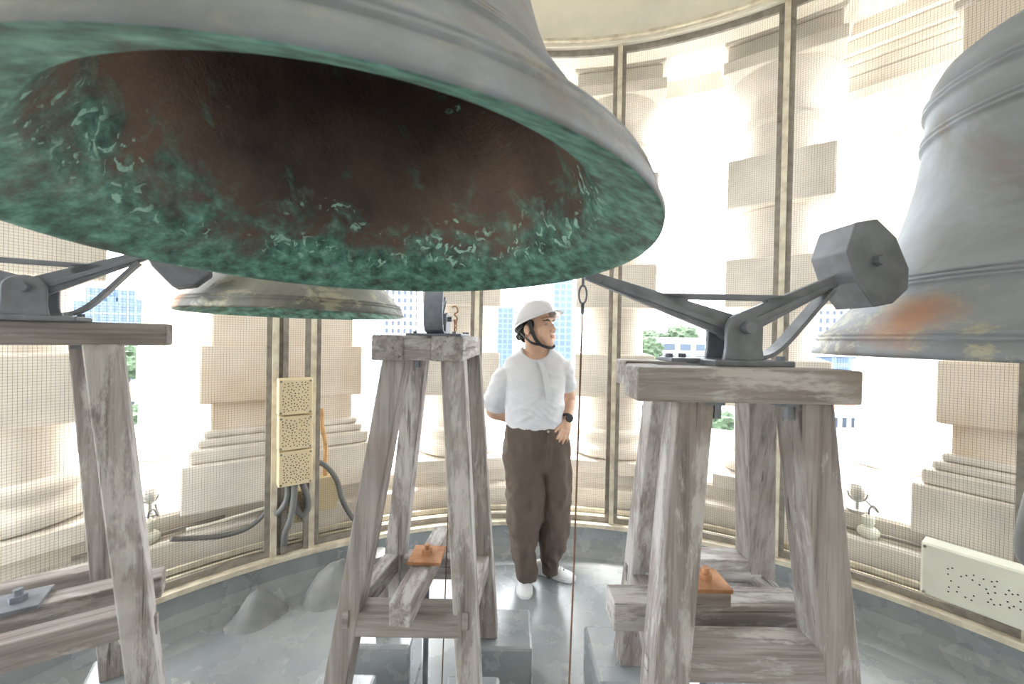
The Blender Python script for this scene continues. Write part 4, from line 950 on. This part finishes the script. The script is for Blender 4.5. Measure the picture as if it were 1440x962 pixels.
def house(label, px0, px1, yroof, yeave, ybase, d, dep, nw, nrow=1):
    a, b = P(px0, yeave, d), P(px1, yeave, d); r_, lo = P((px0+px1)/2, yroof, d+dep/2), GZ
    root = empty('house', ((a.x+b.x)/2, d+dep/2, GZ), label, 'house', 'tile roofed houses below the tower')
    G().box(((a.x+b.x)/2, d+dep/2, (a.z+lo)/2), (b.x-a.x, dep, a.z-lo)).build('wall', 'housewhite', root)
    e = 0.5; v = [(a.x-e, d-e, a.z-.1), (b.x+e, d-e, a.z-.1), (b.x+e, d+dep+e, a.z-.1), (a.x-e, d+dep+e, a.z-.1), (a.x+1, d+dep/2, r_.z+.4), (b.x-1, d+dep/2, r_.z+.4)]
    mesh('roof', v, [(0, 1, 5, 4), (2, 3, 4, 5), (0, 4, 3), (1, 2, 5), (0, 3, 2, 1)], 'tile', root)
    w = (b.x-a.x)/nw
    for j in range(nrow):
        for i in range(nw):
            cx, cz = a.x+w*(i+.5), a.z-1.7-j*3.2
            o = G().box((cx, d-0.02, cz), (w*0.62, 0.12, 1.7)).build('window', 'housewhite', root)
            G().box((cx, d-0.07, cz), (w*0.5, 0.08, 1.4)).build('pane', 'pane', o)
    return root
house('white house with orange tile roof below the beam end of the hexagonal hammer stand', 1168, 1232, 553, 577, 640, 55, 9, 5, 2)
house('white house with orange tile roof seen between the legs of the end on stand', 575, 612, 552, 580, 640, 62, 9, 3, 2)
house('red tile roofed house beyond the slanting leg of the plank topped stand', 150, 214, 535, 556, 640, 70, 9, 6, 2)
house('orange roofed house glimpsed beside the hexagonal hammer stand back leg', 885, 930, 520, 536, 640, 70, 8, 4, 2)
def tree(px, py, d, r, label, sd):
    c = P(px, py, d); root = empty('tree', (c.x, d, GZ), label, 'tree', 'trees between the houses')
    bm = bmesh.new(); bmesh.ops.create_icosphere(bm, subdivisions=4, radius=1.0)
    v = []
    for q in bm.verts:
        n_ = 1+0.34*noise.noise(q.co*2.1+Vector((sd, 0, 0)))+0.22*noise.noise(q.co*5+Vector((sd, 3, 0)))+0.12*noise.noise(q.co*11)
        v.append(c+Vector((q.co.x*r*n_, q.co.y*r*n_, q.co.z*r*0.8*n_)))
    f = [tuple(x.index for x in p.verts) for p in bm.faces]; bm.free()
    mesh('crown', v, f, 'leaf', root)
    G().cyl((c.x, d, GZ), (c.x, d, c.z-r*0.3), r*0.09, 8).build('trunk', 'trunk', root)
tree(915, 478, 170, 5.2, 'rounded tree on the skyline next to the stone column', 1)
tree(958, 478, 175, 7.5, 'broad tree on the skyline under the hammer lever', 2)
tree(908, 492, 90, 3.6, 'lower leafy tree in front of the skyline trees', 3)
tree(180, 508, 110, 6.0, 'green tree above the red roofs beyond the plank topped stand', 4)
tree(190, 590, 60, 2.6, 'small green tree by the road below the red roofs', 5)
tree(1004, 600, 60, 3.2, 'green tree glimpsed between the legs of the hexagonal hammer stand', 6)
a = P(90, 615, 55)
props(G().box((a.x, 60, GZ+0.02), (60, 50, 0.05)).build('trim_51', 'grass'), kind='structure')
